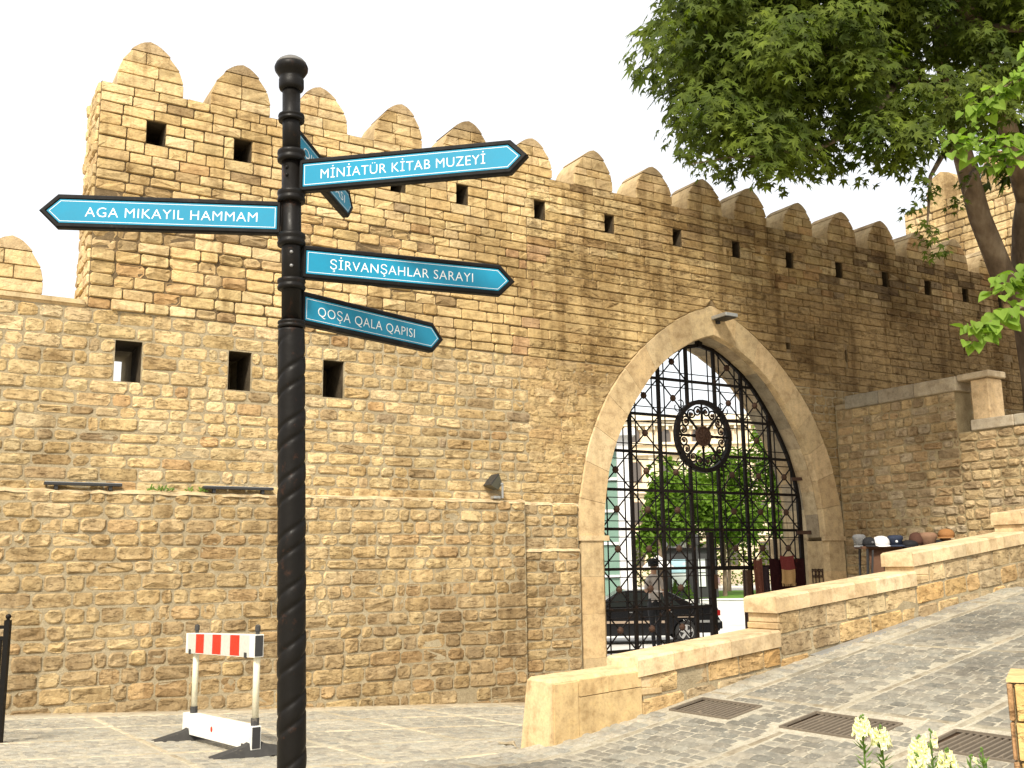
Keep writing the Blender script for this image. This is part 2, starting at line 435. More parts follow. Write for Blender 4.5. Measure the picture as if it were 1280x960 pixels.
def plz(u, v):
    p = W(u, 0, v); s_, n_ = sn_of(p); p.z = gz(p.x, p.y) - .005
    if n_ > -.05: p.z -= .05
    return p
grid_sheet(mb, -24, 7.56, 0, 9, 110, 36, plz)
tag(mb.build('plaza_ground', M_sand), kind='structure')
# ground outside the walls and out to the horizon
def outz(u, v): return lerp(-.05, -.8, clamp(-v / 9.0, 0, 1))
mb = MB()
for a, b in [(-.0, -1.5), (-1.5, -4), (-4, -7), (-7, -9), (-9, -40), (-40, -160), (-160, -900)]:
    xs = [-700, -60, -8, 1.2, 7.6, 14, 60, 700]
    for x0, x1 in zip(xs, xs[1:]): mb.add([W(x0, outz(0, a) - .03, a), W(x1, outz(0, a) - .03, a), W(x1, outz(0, b) - .03, b), W(x0, outz(0, b) - .03, b)], [(0, 1, 2, 3)])
tag(mb.build('ground_beyond_gate', M_road), kind='structure')
mb = MB(); grid_sheet(mb, -700, 700, 9, 700, 8, 8, lambda u, v: W(u, -.35, v))
tag(mb.build('ground_behind_viewer', M_apron), kind='structure')

# cobbles -------------------------------------------------
def cobble(mb, P, a0, a1, b0, b1, hgt, tint):
    vs = []; ch = .015
    j = lambda: U(-.004, .004)
    q = [(a0 + j(), b0 + j()), (a1 + j(), b0 + j()), (a1 + j(), b1 + j()), (a0 + j(), b1 + j())]
    cx = (a0 + a1) / 2; cy = (b0 + b1) / 2
    for a, b in q: vs.append(P(a, b, -.03))
    for a, b in q: vs.append(P(a, b, hgt - .014))
    for a, b in q: vs.append(P(cx + (a - cx) * (1 - 2.4 * ch / (a1 - a0)), cy + (b - cy) * (1 - 2.4 * ch / (b1 - b0)), hgt + U(-.003, .003)))
    vs.append(P(cx, cy, hgt + .003))
    fs = []
    for i in range(4):
        k = (i + 1) % 4; fs += [(i, k, 4 + k, 4 + i), (4 + i, 4 + k, 8 + k, 8 + i), (8 + i, 8 + k, 12)]
    mb.add(vs, fs, tint)
def PR(s_, n_, d):
    p = RP(s_, n_); p.z = gz(p.x, p.y) + d; return p
def PW(u, v, d):
    p = W(u, 0, v); p.z = gz(p.x, p.y) + d; return p
def in_view(p, m=.56):
    d = p - CAMP
    if d.y < 2: return False
    return abs(d.x / d.y) < m and d.z / d.y > -.235
def flip(fn):       # orientation helper so that cobble faces point up
    return lambda a, b, d: fn(b, a, d)
cobs = []; slabs = []
strips_n = [(.32, .41), (1.46, 1.55), (2.58, 2.67)]
strips_s = [(-1.0, -.9), (1.92, 2.0), (4.24, 4.33), (6.6, 6.69), (9.0, 9.1)]
def in_grate(s_, n_, m=.07): return any(a - m < s_ < b + m and c - m < n_ < d + m for a, b, c, d in GR)
s_ = -3.2
while s_ < 10.6:
    ds = U(.098, .118)
    n_ = .03 + U(-.05, .02)
    mid = s_ + ds / 2
    if any(a - .04 < mid < b + .04 for a, b in strips_s): s_ += .02; continue
    while n_ < 5.6:
        dn = U(.12, .20); c = n_ + dn / 2
        hit = [t for t in strips_n if t[0] - .045 < c < t[1] + .045]
        if hit: n_ = hit[0][1] + .012 ; 
        c = n_ + dn / 2
        for t in strips_n:
            if n_ < t[0] < n_ + dn + .004: dn = max(.05, t[0] - n_ - .004)
        c = n_ + dn / 2
        if c > .0 and not in_grate(mid, c, .075):
            p = PR(mid, c, 0)
            u_, v_ = uv_of(p)
            if in_view(p, .8): cobs.append((flip(PR), n_ + .009, n_ + dn - .009, s_ + .010, s_ + ds - .010, U(.001, .013), jit(random.choice(COBP if c > .3 else COBL), .09), (p - CAMP).length))
        n_ += dn
    s_ += ds
def band_list(P, a0, a1, b0, b1, along, swap=False):
    a = a0
    while a < a1 - .05:
        l = U(.28, .55); e = min(a + l, a1)
        args = (flip(P), b0 + .006, b1 - .006, a + .006, e - .006) if not swap else (flip(P), a + .006, e - .006, b0 + .006, b1 - .006)
        slabs.append(args + (U(-.002, .003), jit((.30, .275, .215), .12))); a = e
for a, b in strips_n: 
    segs = [(-3.0, 10.5)]
    for g in GR:
        if g[2] - .1 < (a + b) / 2 < g[3] + .1: segs = [x for s in segs for x in ((s[0], min(s[1], g[0] - .08)), (max(s[0], g[1] + .08), s[1])) if x[1] > x[0]]
    for x0, x1 in segs: band_list(PR, x0, x1, a, b, 's')
for a, b in strips_s:
    lo = 0.02
    for (x0, x1) in ((.03, .315), (.415, 1.455), (1.555, 2.575), (2.675, 4.4)): band_list(PR, x0, x1, a, b, 'n', True)
slabs = [s for s in slabs if in_view(s[0]((s[1] + s[2]) / 2, (s[3] + s[4]) / 2, 0), .6)]
# plaza cobbles in courses parallel to the wall, pale bands between bays
pcobs = []
v = .78
vb = [.72, 2.02, 3.32, 4.62, 5.92]; ub = [-9.1, -7.7, -6.3, -4.9, -3.5, -2.1, -.7, .7]
while v < 8.3:
    dv = U(.095, .115)
    if any(b - .03 < v + dv / 2 < b + .15 for b in vb): v += .02; continue
    u = -9.3 + U(0, .1)
    while u < 2.6:
        du = U(.10, .17)
        if any(b - .05 < u + du / 2 < b + .15 for b in ub): u += .03; continue
        p = PW(u + du / 2, v + dv / 2, 0); s1, n1 = sn_of(p)
        ok = in_view(p, .75) and ((n1 < -.48) or (n1 < -.02 and s1 < -.12) or (n1 < .02 and s1 < -3.2) or s1 < -3.2)
        if ok: pcobs.append((flip(PW), v + .007, v + dv - .007, u + .007, u + du - .007, U(-.002, .004), jit(random.choice(COBL), .08), (p - CAMP).length))
        u += du
    v += dv
pslabs = []
for b in vb:
    a = -9.3
    while a < 2.6:
        l = U(.3, .6); p = PW(a + l / 2, b + .06, 0); s1, n1 = sn_of(p)
        if in_view(p, .6) and (n1 < -.5 or (n1 < -.02 and s1 < -.3)): pslabs.append((flip(PW), b + .02, b + .10, a + .006, a + l - .006, U(-.002, .003), jit((.47, .43, .33), .08)))
        a += l
for b in ub:
    for v0, v1 in zip(vb, vb[1:]):
        a = v0 + .125
        while a < v1 - .05:
            e = min(a + U(.3, .5), v1 - .005); p = PW(b + .06, (a + e) / 2, 0); s1, n1 = sn_of(p)
            if in_view(p, .6) and (n1 < -.5 or (n1 < -.02 and s1 < -.3)): pslabs.append((flip(PW), a + .006, e - .006, b + .02, b + .10, U(-.002, .003), jit((.47, .43, .33), .08)))
            a = e
# worn flat apron at the foot of the wall
a = -9.3
while a < 2.4:
    l = U(.35, .8); pslabs.append((flip(PW), .02, .33, a + .006, a + l - .006, U(0, .006), jit((.40, .35, .26), .08)))
    l2 = U(.35, .8); pslabs.append((flip(PW), .345, .70, a + .006, a + l - .006, U(-.002, .004), jit((.45, .41, .32), .08))); a += l
def emit_cobs(lst, parent, nm, limit):
    lst = sorted(lst, key=lambda e: e[7] + (0 if in_view(e[0]((e[1] + e[2]) / 2, (e[3] + e[4]) / 2, 0), .515) else 50))
    for e in lst[:limit]:
        m_ = MB(); cobble(m_, *e[:7]); m_.build(nm, M_cob, parent)
    m_ = MB()
    for e in lst[limit:]: cobble(m_, *e[:7])
    m_.build(nm + 's', M_cob, parent, kind='stuff')
ramp_ob = bpy.data.objects['ramp_street']; plaza_ob = bpy.data.objects['plaza_ground']
emit_cobs(cobs, ramp_ob, 'cobble', 300); emit_cobs(pcobs, plaza_ob, 'cobble', 300)
for lst, par in ((slabs, ramp_ob), (pslabs, plaza_ob)):
    for e in lst[:290]:
        m_ = MB(); cobble(m_, *e); m_.build('paving_slab', M_ash, par)

# drain grates ----------------------------------------------
for gi, (a, b, c, d) in enumerate(GR):
    lab = ['brown iron drain grate beside the stepped parapet, first of the row', 'brown iron drain grate in the middle of the ramp, between the other two', 'brown iron drain grate at the right, cut off by the yellow stone pillar'][gi]
    ctr = PR((a + b) / 2, (c + d) / 2, 0); g = empty('drain_grate', ctr, lab, 'drain grate', 'drain grates in a row across the ramp')
    m_ = MB(); cc = [PR(a, c, 0), PR(b, c, 0), PR(b, d, 0), PR(a, d, 0)]
    dn = [p - Vector((0, 0, .35)) for p in cc]
    for i in range(4): m_.add([cc[i] - Vector((0, 0, .02)), cc[(i + 1) % 4] - Vector((0, 0, .02)), dn[(i + 1) % 4], dn[i]], [(0, 1, 2, 3)])
    m_.add(dn, [(0, 1, 2, 3)]); m_.build('drain_pit', M_earth, g)
    m_ = MB(); fw = .03
    up = (RD.cross(RN)); nrm = Vector((0, 0, 1))
    for p, q in ((0, 1), (1, 2), (2, 3), (3, 0)): m_.bar(cc[p] - nrm * .003, cc[q] - nrm * .004, .02, .02)
    m_.build('grate_frame', M_grate, g)
    k = int((d - c) / .052)
    me = None
    for i in range(1, k):
        n0 = c + (d - c) * i / k
        p0, p1 = PR(a, n0, -.024), PR(b, n0 + .02, -.024)
        if me is None:
            m_ = MB(); m_.bar(Vector((0, 0, 0)) - (p1 - p0) / 2, (p1 - p0) / 2, .018, .03); me = m_.mesh('slat', M_grate)
        o = bpy.data.objects.new('slat', me); COL.objects.link(o); o.parent = g; o.location = (p0 + p1) / 2 - ctr

# ============================================================ FORTRESS WALL
SLOT_U = [-5.72, -4.51, -3.30, -2.05, -.91, .59, 2.06, 3.63, 5.10, 6.55, 7.99, 9.44, 10.86, 12.20, 13.55]
slots = [(u - (.125 if i < 4 else .105), u + (.125 if i < 4 else .105), 7.345, 7.685) for i, u in enumerate(SLOT_U)]
lows = [(-5.92 - .17, -5.92 + .17, 4.0, 4.55), (-4.44 - .16, -4.44 + .16, 4.0, 4.55), (-3.06 - .16, -3.06 + .16, 4.0, 4.55)]
small = [(8.0, 8.07, 5.55, 5.82), (6.31, 6.45, 5.66, 5.8)]
holes = slots + lows + small
ZT = 8.12; UL = -6.46; UR = 17.0
def wall_core(mb, u0, u1, z0, z1, off0, off1, holes, prof=None, step=.6):
    zs = sorted(set([z0, z1] + [h for o in holes for h in o[2:] if z0 < h < z1 and o[1] > u0 and o[0] < u1] + ([z0 + (z1 - z0) * i / 60 for i in range(61)] if prof else [])))
    for za, zb in zip(zs, zs[1:]):
        hh = [o for o in holes if o[2] <= za + 1e-5 and o[3] >= zb - 1e-5]
        cuts = [((a, a), (b, b)) for a, b, c, d in hh]
        if prof:
            c0, hw = prof; ha, hb = hw(za), hw(zb)
            if ha > 0: cuts.append(((c0 - ha, c0 - hb), (c0 + ha, c0 + hb)))
        cuts.sort(key=lambda k: k[0][0]); cur = (u0, u0); sp = []
        for l, r in cuts: sp.append((cur, l)); cur = r
        sp.append((cur, (u1, u1)))
        for l, r in sp:
            if r[0] - l[0] < 1e-4 and r[1] - l[1] < 1e-4: continue
            f = [W(l[0], za, off0), W(r[0], za, off0), W(r[1], zb, off0), W(l[1], zb, off0)]; k = [W(l[0], za, off1), W(r[0], za, off1), W(r[1], zb, off1), W(l[1], zb, off1)]
            mb.add(f + k, [(0, 1, 2, 3), (7, 6, 5, 4), (0, 4, 5, 1), (1, 5, 6, 2), (2, 6, 7, 3), (3, 7, 4, 0)])
wall = empty('fortress_wall', W(0, -.5, 0), 'high crenellated yellow limestone fortress wall pierced by the arched gateway and rows of slots', 'fortress wall')
lowtop = 4.94
mb = MB()
wall_core(mb, UL, .32, lowtop, ZT, 0, -1.0, holes)
m2 = MB(); wall_core(m2, .32, UR, lowtop, ZT, 0, -1.0, holes, (AC, hw_out)); m2.build('curtain_core', M_jworn, wall)
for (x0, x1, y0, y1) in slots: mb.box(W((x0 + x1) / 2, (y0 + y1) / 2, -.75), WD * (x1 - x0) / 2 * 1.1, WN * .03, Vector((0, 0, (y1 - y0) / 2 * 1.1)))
mb.build('wall_core', M_joint, wall)
mb = MB()
wall_core(mb, -16, 4.4 + 3.1, -1.2, lowtop, 0, -1.5, lows, (AC, hw_out)); 
wall_core(mb, 7.5, UR, -1.2, lowtop, 0, -1.5, small)
for (x0, x1, y0, y1) in lows[1:]: mb.box(W((x0 + x1) / 2, (y0 + y1) / 2, -1.1), WD * (x1 - x0) / 2 * 1.1, WN * .03, Vector((0, 0, (y1 - y0) / 2 * 1.1)))
mb.build('lower_wall_core', M_mortar, wall)
for (x0, x1, y0, y1) in slots + lows:  # thin shells added inside the slots to paint them dark
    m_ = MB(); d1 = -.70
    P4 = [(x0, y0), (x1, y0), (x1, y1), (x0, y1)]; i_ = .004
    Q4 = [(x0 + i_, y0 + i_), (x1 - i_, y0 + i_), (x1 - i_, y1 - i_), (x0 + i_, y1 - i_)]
    m_.add([W(u, z, -.03) for u, z in Q4] + [W(u, z, d1) for u, z in Q4], [(i, (i + 1) % 4, 4 + (i + 1) % 4, 4 + i) for i in range(4)]); m_.build('slot_shade_lining', M_slotshade, wall)
def PWALL(off): return lambda a, b, d: W(a, b, off + d)
st_up = []; st_lo = []; st_worn = []
def fill(lst, u0, u1, zs, holes, prof, off, style):
    for za, zb in zip(zs, zs[1:]):
        for l, r in free_spans(u0, u1, za, zb, holes, prof):
            L0 = r[0] - l[0]; 
            cuts = [0.0]; x = 0
            while True:
                x += style('len', (l[0] + x), (za + zb) / 2)
                if x > L0 - .13: break
                cuts.append(x)
            cuts.append(L0)
            for i, (a, b) in enumerate(zip(cuts, cuts[1:])):
                uc = l[0] + (a + b) / 2; zc = (za + zb) / 2
                g = style('gap', uc, zc)
                A = l[0] + a; B = l[0] + b; A1, B1 = A, B
                if i == 0: A1 = l[1]
                if i == len(cuts) - 2: B1 = r[1]
                if B1 < A1 + .03: B1 = A1 + .03
                wob = min(.014, g * .95)
                q = [(A + g, za + g + U(-wob, wob)), (B - g, za + g + U(-wob, wob)), (B1 - g, zb - g + U(-wob, wob)), (A1 + g, zb - g + U(-wob, wob))]
                if q[1][0] - q[0][0] < .03: continue
                dep, ch, ro, tint = style('st', uc, zc)
                if style('skip', uc, zc): continue
                lst.append((q, PWALL(off), dep, tint, ch, ro))
def sty_upper(k, u, z):
    worn = u > .3 and z < 7.0
    if k == 'len': return U(.24, .46) if u < .3 else U(.28, .62)
    if k == 'gap': return .0075 if not worn else (.004 if R() < .7 else .01)
    if k == 'skip': return R() < (.004 if worn else .002)
    dep = U(.018, .038) if not worn else U(.014, .034)
    if u < -1 and 5.0 < z < 6.6: dep = U(.012, .05)
    rgh = .006
    if R() < .16: rgh = .012; dep *= U(.5, .9)
    t = clamp((u - 1.0) / 7.0, 0, 1)  # rises to the right: brown weathering plus painted tree shade
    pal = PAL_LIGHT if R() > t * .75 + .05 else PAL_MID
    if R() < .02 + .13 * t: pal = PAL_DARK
    rough_zone = u < -1.2 and 4.95 < z < 6.7
    ch_ = .010 if z > 7.0 else .018
    if rough_zone and R() < .42: pal = PAL_MID if R() < .7 else PAL_DARK; rgh = .016; dep = U(.0, .034); ch_ = .034
    c = pick(pal)
    if u > -.9 and z < 6.9:          # worn, evenly toned stretch of wall; tree shade painted in towards the right
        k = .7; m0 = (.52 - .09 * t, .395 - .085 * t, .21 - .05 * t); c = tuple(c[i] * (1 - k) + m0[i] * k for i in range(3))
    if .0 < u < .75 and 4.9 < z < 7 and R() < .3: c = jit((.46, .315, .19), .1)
    k2 = 1 - .30 * clamp((u - 2.5) / 6.0, 0, 1); c = (c[0] * k2, c[1] * k2 * (1 - .05 * (1 - k2)), c[2] * k2 * .97)  # tree shade and brown weathering painted into the right-hand stones
    return dep, ch_, rgh, c
def sty_lower(k, u, z):
    right = u > .3
    if k == 'len': return U(.2, .5) if R() < .8 else U(.13, .22)
    if k == 'gap': return U(.009, .018) if not right else U(.006, .012)
    if k == 'skip': return R() < .006
    pal = PAL_LIGHT if R() < .78 else PAL_MID
    if right: pal = PAL_LIGHT if R() < .35 else PAL_MID
    if R() < .03: pal = PAL_DARK
    c = pick(pal)
    if right: c = tuple(c[i] * .5 + (.46, .335, .17)[i] * .5 for i in range(3))
    k2 = .94 - .28 * clamp((u - 3.5) / 5.0, 0, 1); c = tuple(x * k2 for x in c)  # lower stones too are tinted darker to the right, as painted tree shade
    return U(.005, .018), .03, .006 if R() < .7 else .011, c
ZU = courses(lowtop, 7.345, .145, .185) + [7.515, 7.685] + courses(7.685, ZT, .13, .16)[1:]
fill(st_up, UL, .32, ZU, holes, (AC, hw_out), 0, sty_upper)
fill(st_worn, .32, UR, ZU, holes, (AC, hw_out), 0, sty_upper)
ZL = courses(2.55, 4.0, .15, .2) + [4.18, 4.37, 4.55] + courses(4.55, lowtop, .15, .2)[1:]
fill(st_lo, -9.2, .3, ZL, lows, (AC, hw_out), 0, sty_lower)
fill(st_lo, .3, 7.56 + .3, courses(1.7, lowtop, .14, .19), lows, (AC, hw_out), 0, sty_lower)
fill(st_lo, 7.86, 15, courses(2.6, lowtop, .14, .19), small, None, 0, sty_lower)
fill(st_lo, -16, -9.2, courses(2.55, lowtop, .15, .2), [], None, 0, sty_lower)
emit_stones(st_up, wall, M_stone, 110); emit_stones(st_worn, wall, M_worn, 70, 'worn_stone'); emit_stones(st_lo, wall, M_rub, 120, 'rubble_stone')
# left end face of the upper wall
en = []
PE = lambda a, b, d: W(UL, b, -a) - WD * d
for za, zb in zip(courses(lowtop, ZT, .145, .185), courses(lowtop, ZT, .145, .185)[1:]): pass
zs = courses(lowtop, ZT, .15, .18)
for za, zb in zip(zs, zs[1:]):
    x = .0
    while x < .95:
        l = U(.22, .42); e = min(1.0, x + l); q = [(x + .005, za + .006), (e - .005, za + .006), (e - .005, zb - .006), (x + .005, zb - .006)]
        en.append((q, lambda a, b, d: W(UL, b, -a) - WD * d, U(.015, .05), pick(PAL_LIGHT), .022, .01)); x = e
m_ = MB()
for e in en: stone(m_, *e)
m_.build('end_stones', M_stone, wall, kind='stuff', fix=True)
# flush cap course along the left low wall and the sloping ledge where the upper wall sits back
m_ = MB(); m_.box(W(-11.3, 4.98, -.72), WD * 4.82, WN * .74, Vector((0, 0, .045)), (.56, .42, .24), .02); m_.build('wall_cap', M_cop, wall)

# merlons ---------------------------------------------------
def merlon(uc, zb, parent, seed, w=.44, h=.70, dep=.52, mat=M_stone, pal=None, skew=0):
    random.seed(seed); pal = pal or PAL_LIGHT
    core = MB(); prof = []
    sh = [(0, 1), (.26, 1.0), (.42, .95), (.57, .84), (.71, .68), (.83, .50), (.92, .32), (.975, .16), (1.0, .0)]
    sw = U(-.05, .05) + skew
    f = lambda t: (next((lerp(a[1], b[1], (t - a[0]) / (b[0] - a[0])) for a, b in zip(sh, sh[1:]) if t <= b[0]), 0)) * w
    cx = lambda t: uc + sw * t * t
    pts = [(cx(a) + f(a) * .97, zb + a * h * .985) for a, _ in sh] + [(cx(a) - f(a) * .97, zb + a * h * .985) for a, _ in sh[-2::-1]]
    core.prism([W(u, z, -.012) for u, z in pts], -WN * (dep - .02), (.50, .39, .23))
    m0 = core.build('merlon', M_cop if mat is M_stone else mat, parent, fix=True)
    rows = [0, .26 + U(-.03, .03), .5 + U(-.03, .03), .76 + U(-.03, .03)]
    for i, (a, b) in enumerate(zip(rows, rows[1:])):
        n = 2 if i != 1 or f(a) < .3 else (3 if R() < .5 else 2)
        if i == 2: n = 2
        cut = [U(.38, .62)] if n == 2 else [U(.25, .35), U(.62, .75)]
        ed = [0] + cut + [1]
        for x0, x1 in zip(ed, ed[1:]):
            l0, l1 = cx(a) - f(a) + 2 * f(a) * x0, cx(b) - f(b) + 2 * f(b) * x0
            r0, r1 = cx(a) - f(a) + 2 * f(a) * x1, cx(b) - f(b) + 2 * f(b) * x1
            if x0 > 0: l1 = l0 = (l0 + l1) / 2
            if x1 < 1: r1 = r0 = (r0 + r1) / 2
            g = .006; s = MB(); stone(s, [(l0 + g, zb + a * h + g), (r0 - g, zb + a * h + g), (r1 - g, zb + b * h - g), (l1 + g, zb + b * h - g)], PWALL(0), U(.018, .03), pick(pal), .010, .006)
            s.build('stone', M_stone, m0)
    s = MB(); a = rows[-1]; top = [(cx(t) + f(t), zb + t * h) for t in [a + (1 - a) * k / 6 for k in range(7)]]
    top = [(u, z + .006) for u, z in top] + [(2 * cx(0) - u if False else cx((z - zb) / h) * 2 - u, z + .006) for u, z in top[-2::-1]]
    s.prism([W(u, z, .022) for u, z in top], -WN * (dep + .0), jit((.47, .37, .23), .1)); s.build('cap_stone', M_stone, m0, fix=True)
    # coping slabs on the rounded back slope
    ts = [.2, .55]
    return m0
MER_U = [-5.82, -4.56, -3.33, -2.05, -.83, .42, 1.74, 3.12, 4.36, 5.55, 6.86, 8.16, 9.43, 10.7, 12.0, 13.3]
U2 = lambda i: .425 + .012 * math.sin(i * 1.7) + (.02 if i == 0 else 0)
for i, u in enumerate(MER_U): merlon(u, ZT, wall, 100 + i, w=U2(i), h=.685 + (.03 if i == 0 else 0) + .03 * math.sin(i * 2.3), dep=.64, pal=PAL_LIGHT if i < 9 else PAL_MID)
for i, u in enumerate((-7.42, -8.70)): merlon(u, 5.04, wall, 140 + i, w=.42, h=.72, dep=.6)
random.seed(5)
m_ = MB(); m_.box(W(-8.6, 5.0, .012), WD * 2.1, WN * .03, Vector((0, 0, .03)), (.5, .4, .24)); m_.build('wall_cap', M_cop, wall)

# thicker base wall with a ledge ----------------------------
base = empty('base_wall', W(-4, -.5, .14), 'thicker rough base course wall with a mortar ledge below the fortress wall, dark at its foot', 'wall')
mb = MB()
OFFB = .15
mb.box(W((-16 + .12) / 2, (2.55 - 1.2) / 2, OFFB / 2 - .1), WD * (16.12 / 2), WN * (OFFB / 2 + .1), Vector((0, 0, (2.55 + 1.2) / 2)))
mb.box(W((.12 + 1.21) / 2, (1.78 - 1.2) / 2, .035 - .1), WD * (1.09 / 2), WN * (.035 + .1), Vector((0, 0, (1.78 + 1.2) / 2)))
mb.box(W((.12 + 1.21) / 2, 2.15, .02 - .1), WD * (1.09 / 2), WN * (.02 + .1), Vector((0, 0, .375)))
mb.build('wall_core', M_mortar, base)
def sty_base(k, u, z):
    if k == 'len': return U(.22, .5) if R() < .75 else U(.14, .26)
    if k == 'gap': return U(.008, .017)
    if k == 'skip': return R() < .006
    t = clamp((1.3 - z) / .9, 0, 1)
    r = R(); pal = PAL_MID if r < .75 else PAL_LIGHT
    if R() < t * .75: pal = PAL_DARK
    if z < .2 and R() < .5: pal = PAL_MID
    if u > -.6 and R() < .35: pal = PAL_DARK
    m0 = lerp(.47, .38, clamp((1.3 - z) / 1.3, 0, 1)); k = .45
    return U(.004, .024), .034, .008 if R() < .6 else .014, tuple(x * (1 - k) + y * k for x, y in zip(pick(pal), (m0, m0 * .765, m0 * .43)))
sb = []
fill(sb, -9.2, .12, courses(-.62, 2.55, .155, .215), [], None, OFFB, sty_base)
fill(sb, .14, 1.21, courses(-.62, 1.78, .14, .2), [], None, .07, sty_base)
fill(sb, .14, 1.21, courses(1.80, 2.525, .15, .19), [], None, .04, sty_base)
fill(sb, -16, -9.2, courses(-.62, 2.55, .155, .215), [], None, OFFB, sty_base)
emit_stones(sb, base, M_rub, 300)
# corner return of the base wall and mortar ledges on top
m_ = MB(); pts = []
for i in range(80):
    u = -9.3 + 9.42 * i / 79; pts.append((u, 2.548 + U(-.012, .012), OFFB + U(.0, .03)))
for (u0, z0, o0), (u1, z1, o1) in zip(pts, pts[1:]):
    m_.add([W(u0, z0 - .03, o0), W(u1, z1 - .03, o1), W(u1, z1, o1 - .012), W(u0, z0, o0 - .012), W(u1, z1 + .035, -.005), W(u0, z0 + .035, -.005)], [(0, 1, 2, 3), (3, 2, 4, 5)], (.54, .44, .28))
m_.build('mortar_ledge', M_ash, base)
m_ = MB(); pts = [(.13 + 1.08 * i / 14, 1.785 + U(0, .014), .07 + U(.015, .03)) for i in range(15)]
for (u0, z0, o0), (u1, z1, o1) in zip(pts, pts[1:]):
    m_.add([W(u0, z0 - .03, o0), W(u1, z1 - .03, o1), W(u1, z1, o1 - .012), W(u0, z0, o0 - .012), W(u1, z1 + .03, -.005), W(u0, z0 + .03, -.005)], [(0, 1, 2, 3), (3, 2, 4, 5)], (.60, .49, .32))
m_.build('mortar_ledge', M_ash, base)
m_ = MB(); pts = [(.13 + 1.08 * i / 14, 2.522 + U(-.008, .01), .04 + U(.005, .028)) for i in range(15)]
for (u0, z0, o0), (u1, z1, o1) in zip(pts, pts[1:]):
    m_.add([W(u0, z0 - .03, o0), W(u1, z1 - .03, o1), W(u1, z1, o1 - .012), W(u0, z0, o0 - .012), W(u1, z1 + .03, -.005), W(u0, z0 + .03, -.005)], [(0, 1, 2, 3), (3, 2, 4, 5)], (.56, .45, .29))
m_.build('mortar_ledge', M_ash, base)

# ============================================================ GATE ARCH
arch = empty('gate_arch', W(AC, -.3, 0), 'pale smooth stone pointed arch surround with square columns framing the iron gate', 'arch')
REC = .43
def prof_pts(P_, side, n=26):      # resample from springing to apex by arc length
    pts = [(AC + side * h, z) for z, h in P_]; L_ = [0]
    for a, b in zip(pts, pts[1:]): L_.append(L_[-1] + math.hypot(b[0] - a[0], b[1] - a[1]))
    out = []
    for i in range(n + 1):
        t = L_[-1] * i / n; k = next(j for j in range(1, len(L_)) if t <= L_[j] + 1e-9); f = (t - L_[k - 1]) / (L_[k] - L_[k - 1])
        out.append((lerp(pts[k - 1][0], pts[k][0], f), lerp(pts[k - 1][1], pts[k][1], f)))
    return out
def arc_smooth(P_): # catmull-rom densify
    out = []
    for i in range(len(P_) - 1):
        p0, p1, p2, p3 = P_[max(i - 1, 0)], P_[i], P_[i + 1], P_[min(i + 2, len(P_) - 1)]
        for k in range(4):
            t = k / 4; f = lambda a, b, c, d: .5 * (2 * b + (c - a) * t + (2 * a - 5 * b + 4 * c - d) * t * t + (3 * b - a - 3 * c + d) * t ** 3)
            out.append((f(p0[0], p1[0], p2[0], p3[0]), f(p0[1], p1[1], p2[1], p3[1])))
    out.append(P_[-1]); return out
OS, IS = arc_smooth(OUT_P), arc_smooth(IN_P)
NV = 9; NS = 4
archc = [(.56, .435, .26), (.53, .41, .245), (.58, .45, .275), (.545, .42, .25)]
for side in (-1, 1):
    o_ = prof_pts(OS, side, NV * NS); i_ = prof_pts(IS, side, NV * NS)
    for k in range(NV):
        m_ = MB(); t = jit(archc[k % 4], .07); g = .0035
        seg = range(k * NS, (k + 1) * NS + 1); n = NS + 1; vs = []
        for j in seg:
            sh = g if j == k * NS else (-g if j == (k + 1) * NS else 0)
            (a, za), (b, zb) = o_[j], i_[j]
            a1, z1 = lerp(a, b, .035), lerp(za, zb, .035); b1, z2 = lerp(a, b, .965), lerp(za, zb, .965)
            vs += [W(a, za + sh, -.02), W(a1, z1 + sh, .035), W(b1, z2 + sh, .035), W(b, zb + sh, .0), W(b, zb + sh, -.10)]
        fs = []
        for j in range(NS):
            for q in range(4): f = (j * 5 + q, j * 5 + q + 1, (j + 1) * 5 + q + 1, (j + 1) * 5 + q); fs.append(f)
        fs += [(0, 1, 2, 3, 4), tuple(NS * 5 + x for x in (4, 3, 2, 1, 0))]
        m_.add(vs, fs, t); m_.build('voussoir', M_cop, arch, fix=True)
    # reveal blocks from the ring back to the inner edge of the wall
    for (d0, d1) in ((-.101, -.42), (-.423, -.92), (-.923, -1.0)):
        kk = 11 if d1 > -.9 else 9; rv = prof_pts(IS, side, kk * 2)
        for k in range(kk):
            m_ = MB(); pts = [Vector((rv[k * 2 + j][0], rv[k * 2 + j][1])) for j in range(3)]
            outn = Vector((AC, 3.2)); vs = []
            grow = .14
            for p in pts:
                w_ = (p - outn).normalized(); q = p + w_ * grow; ins = U(-.004, .012)
                e = p - w_ * ins * 1.0
                vs += [W(e.x, e.y, d0 + U(-.004, 0)), W(e.x, e.y, d1 + .004), W(q.x, q.y, d1 + .004), W(q.x, q.y, d0)]
            fs = [(j * 4 + q, j * 4 + (q + 1) % 4, (j + 1) * 4 + (q + 1) % 4, (j + 1) * 4 + q) for j in range(2) for q in range(4)] + [(0, 1, 2, 3), (11, 10, 9, 8)]
            m_.add(vs, fs, jit(random.choice([(.48, .38, .24), (.40, .33, .23), (.52, .42, .27), (.34, .29, .21), (.46, .36, .22)]), .1)); m_.build('reveal_block', M_ash, arch, fix=True)
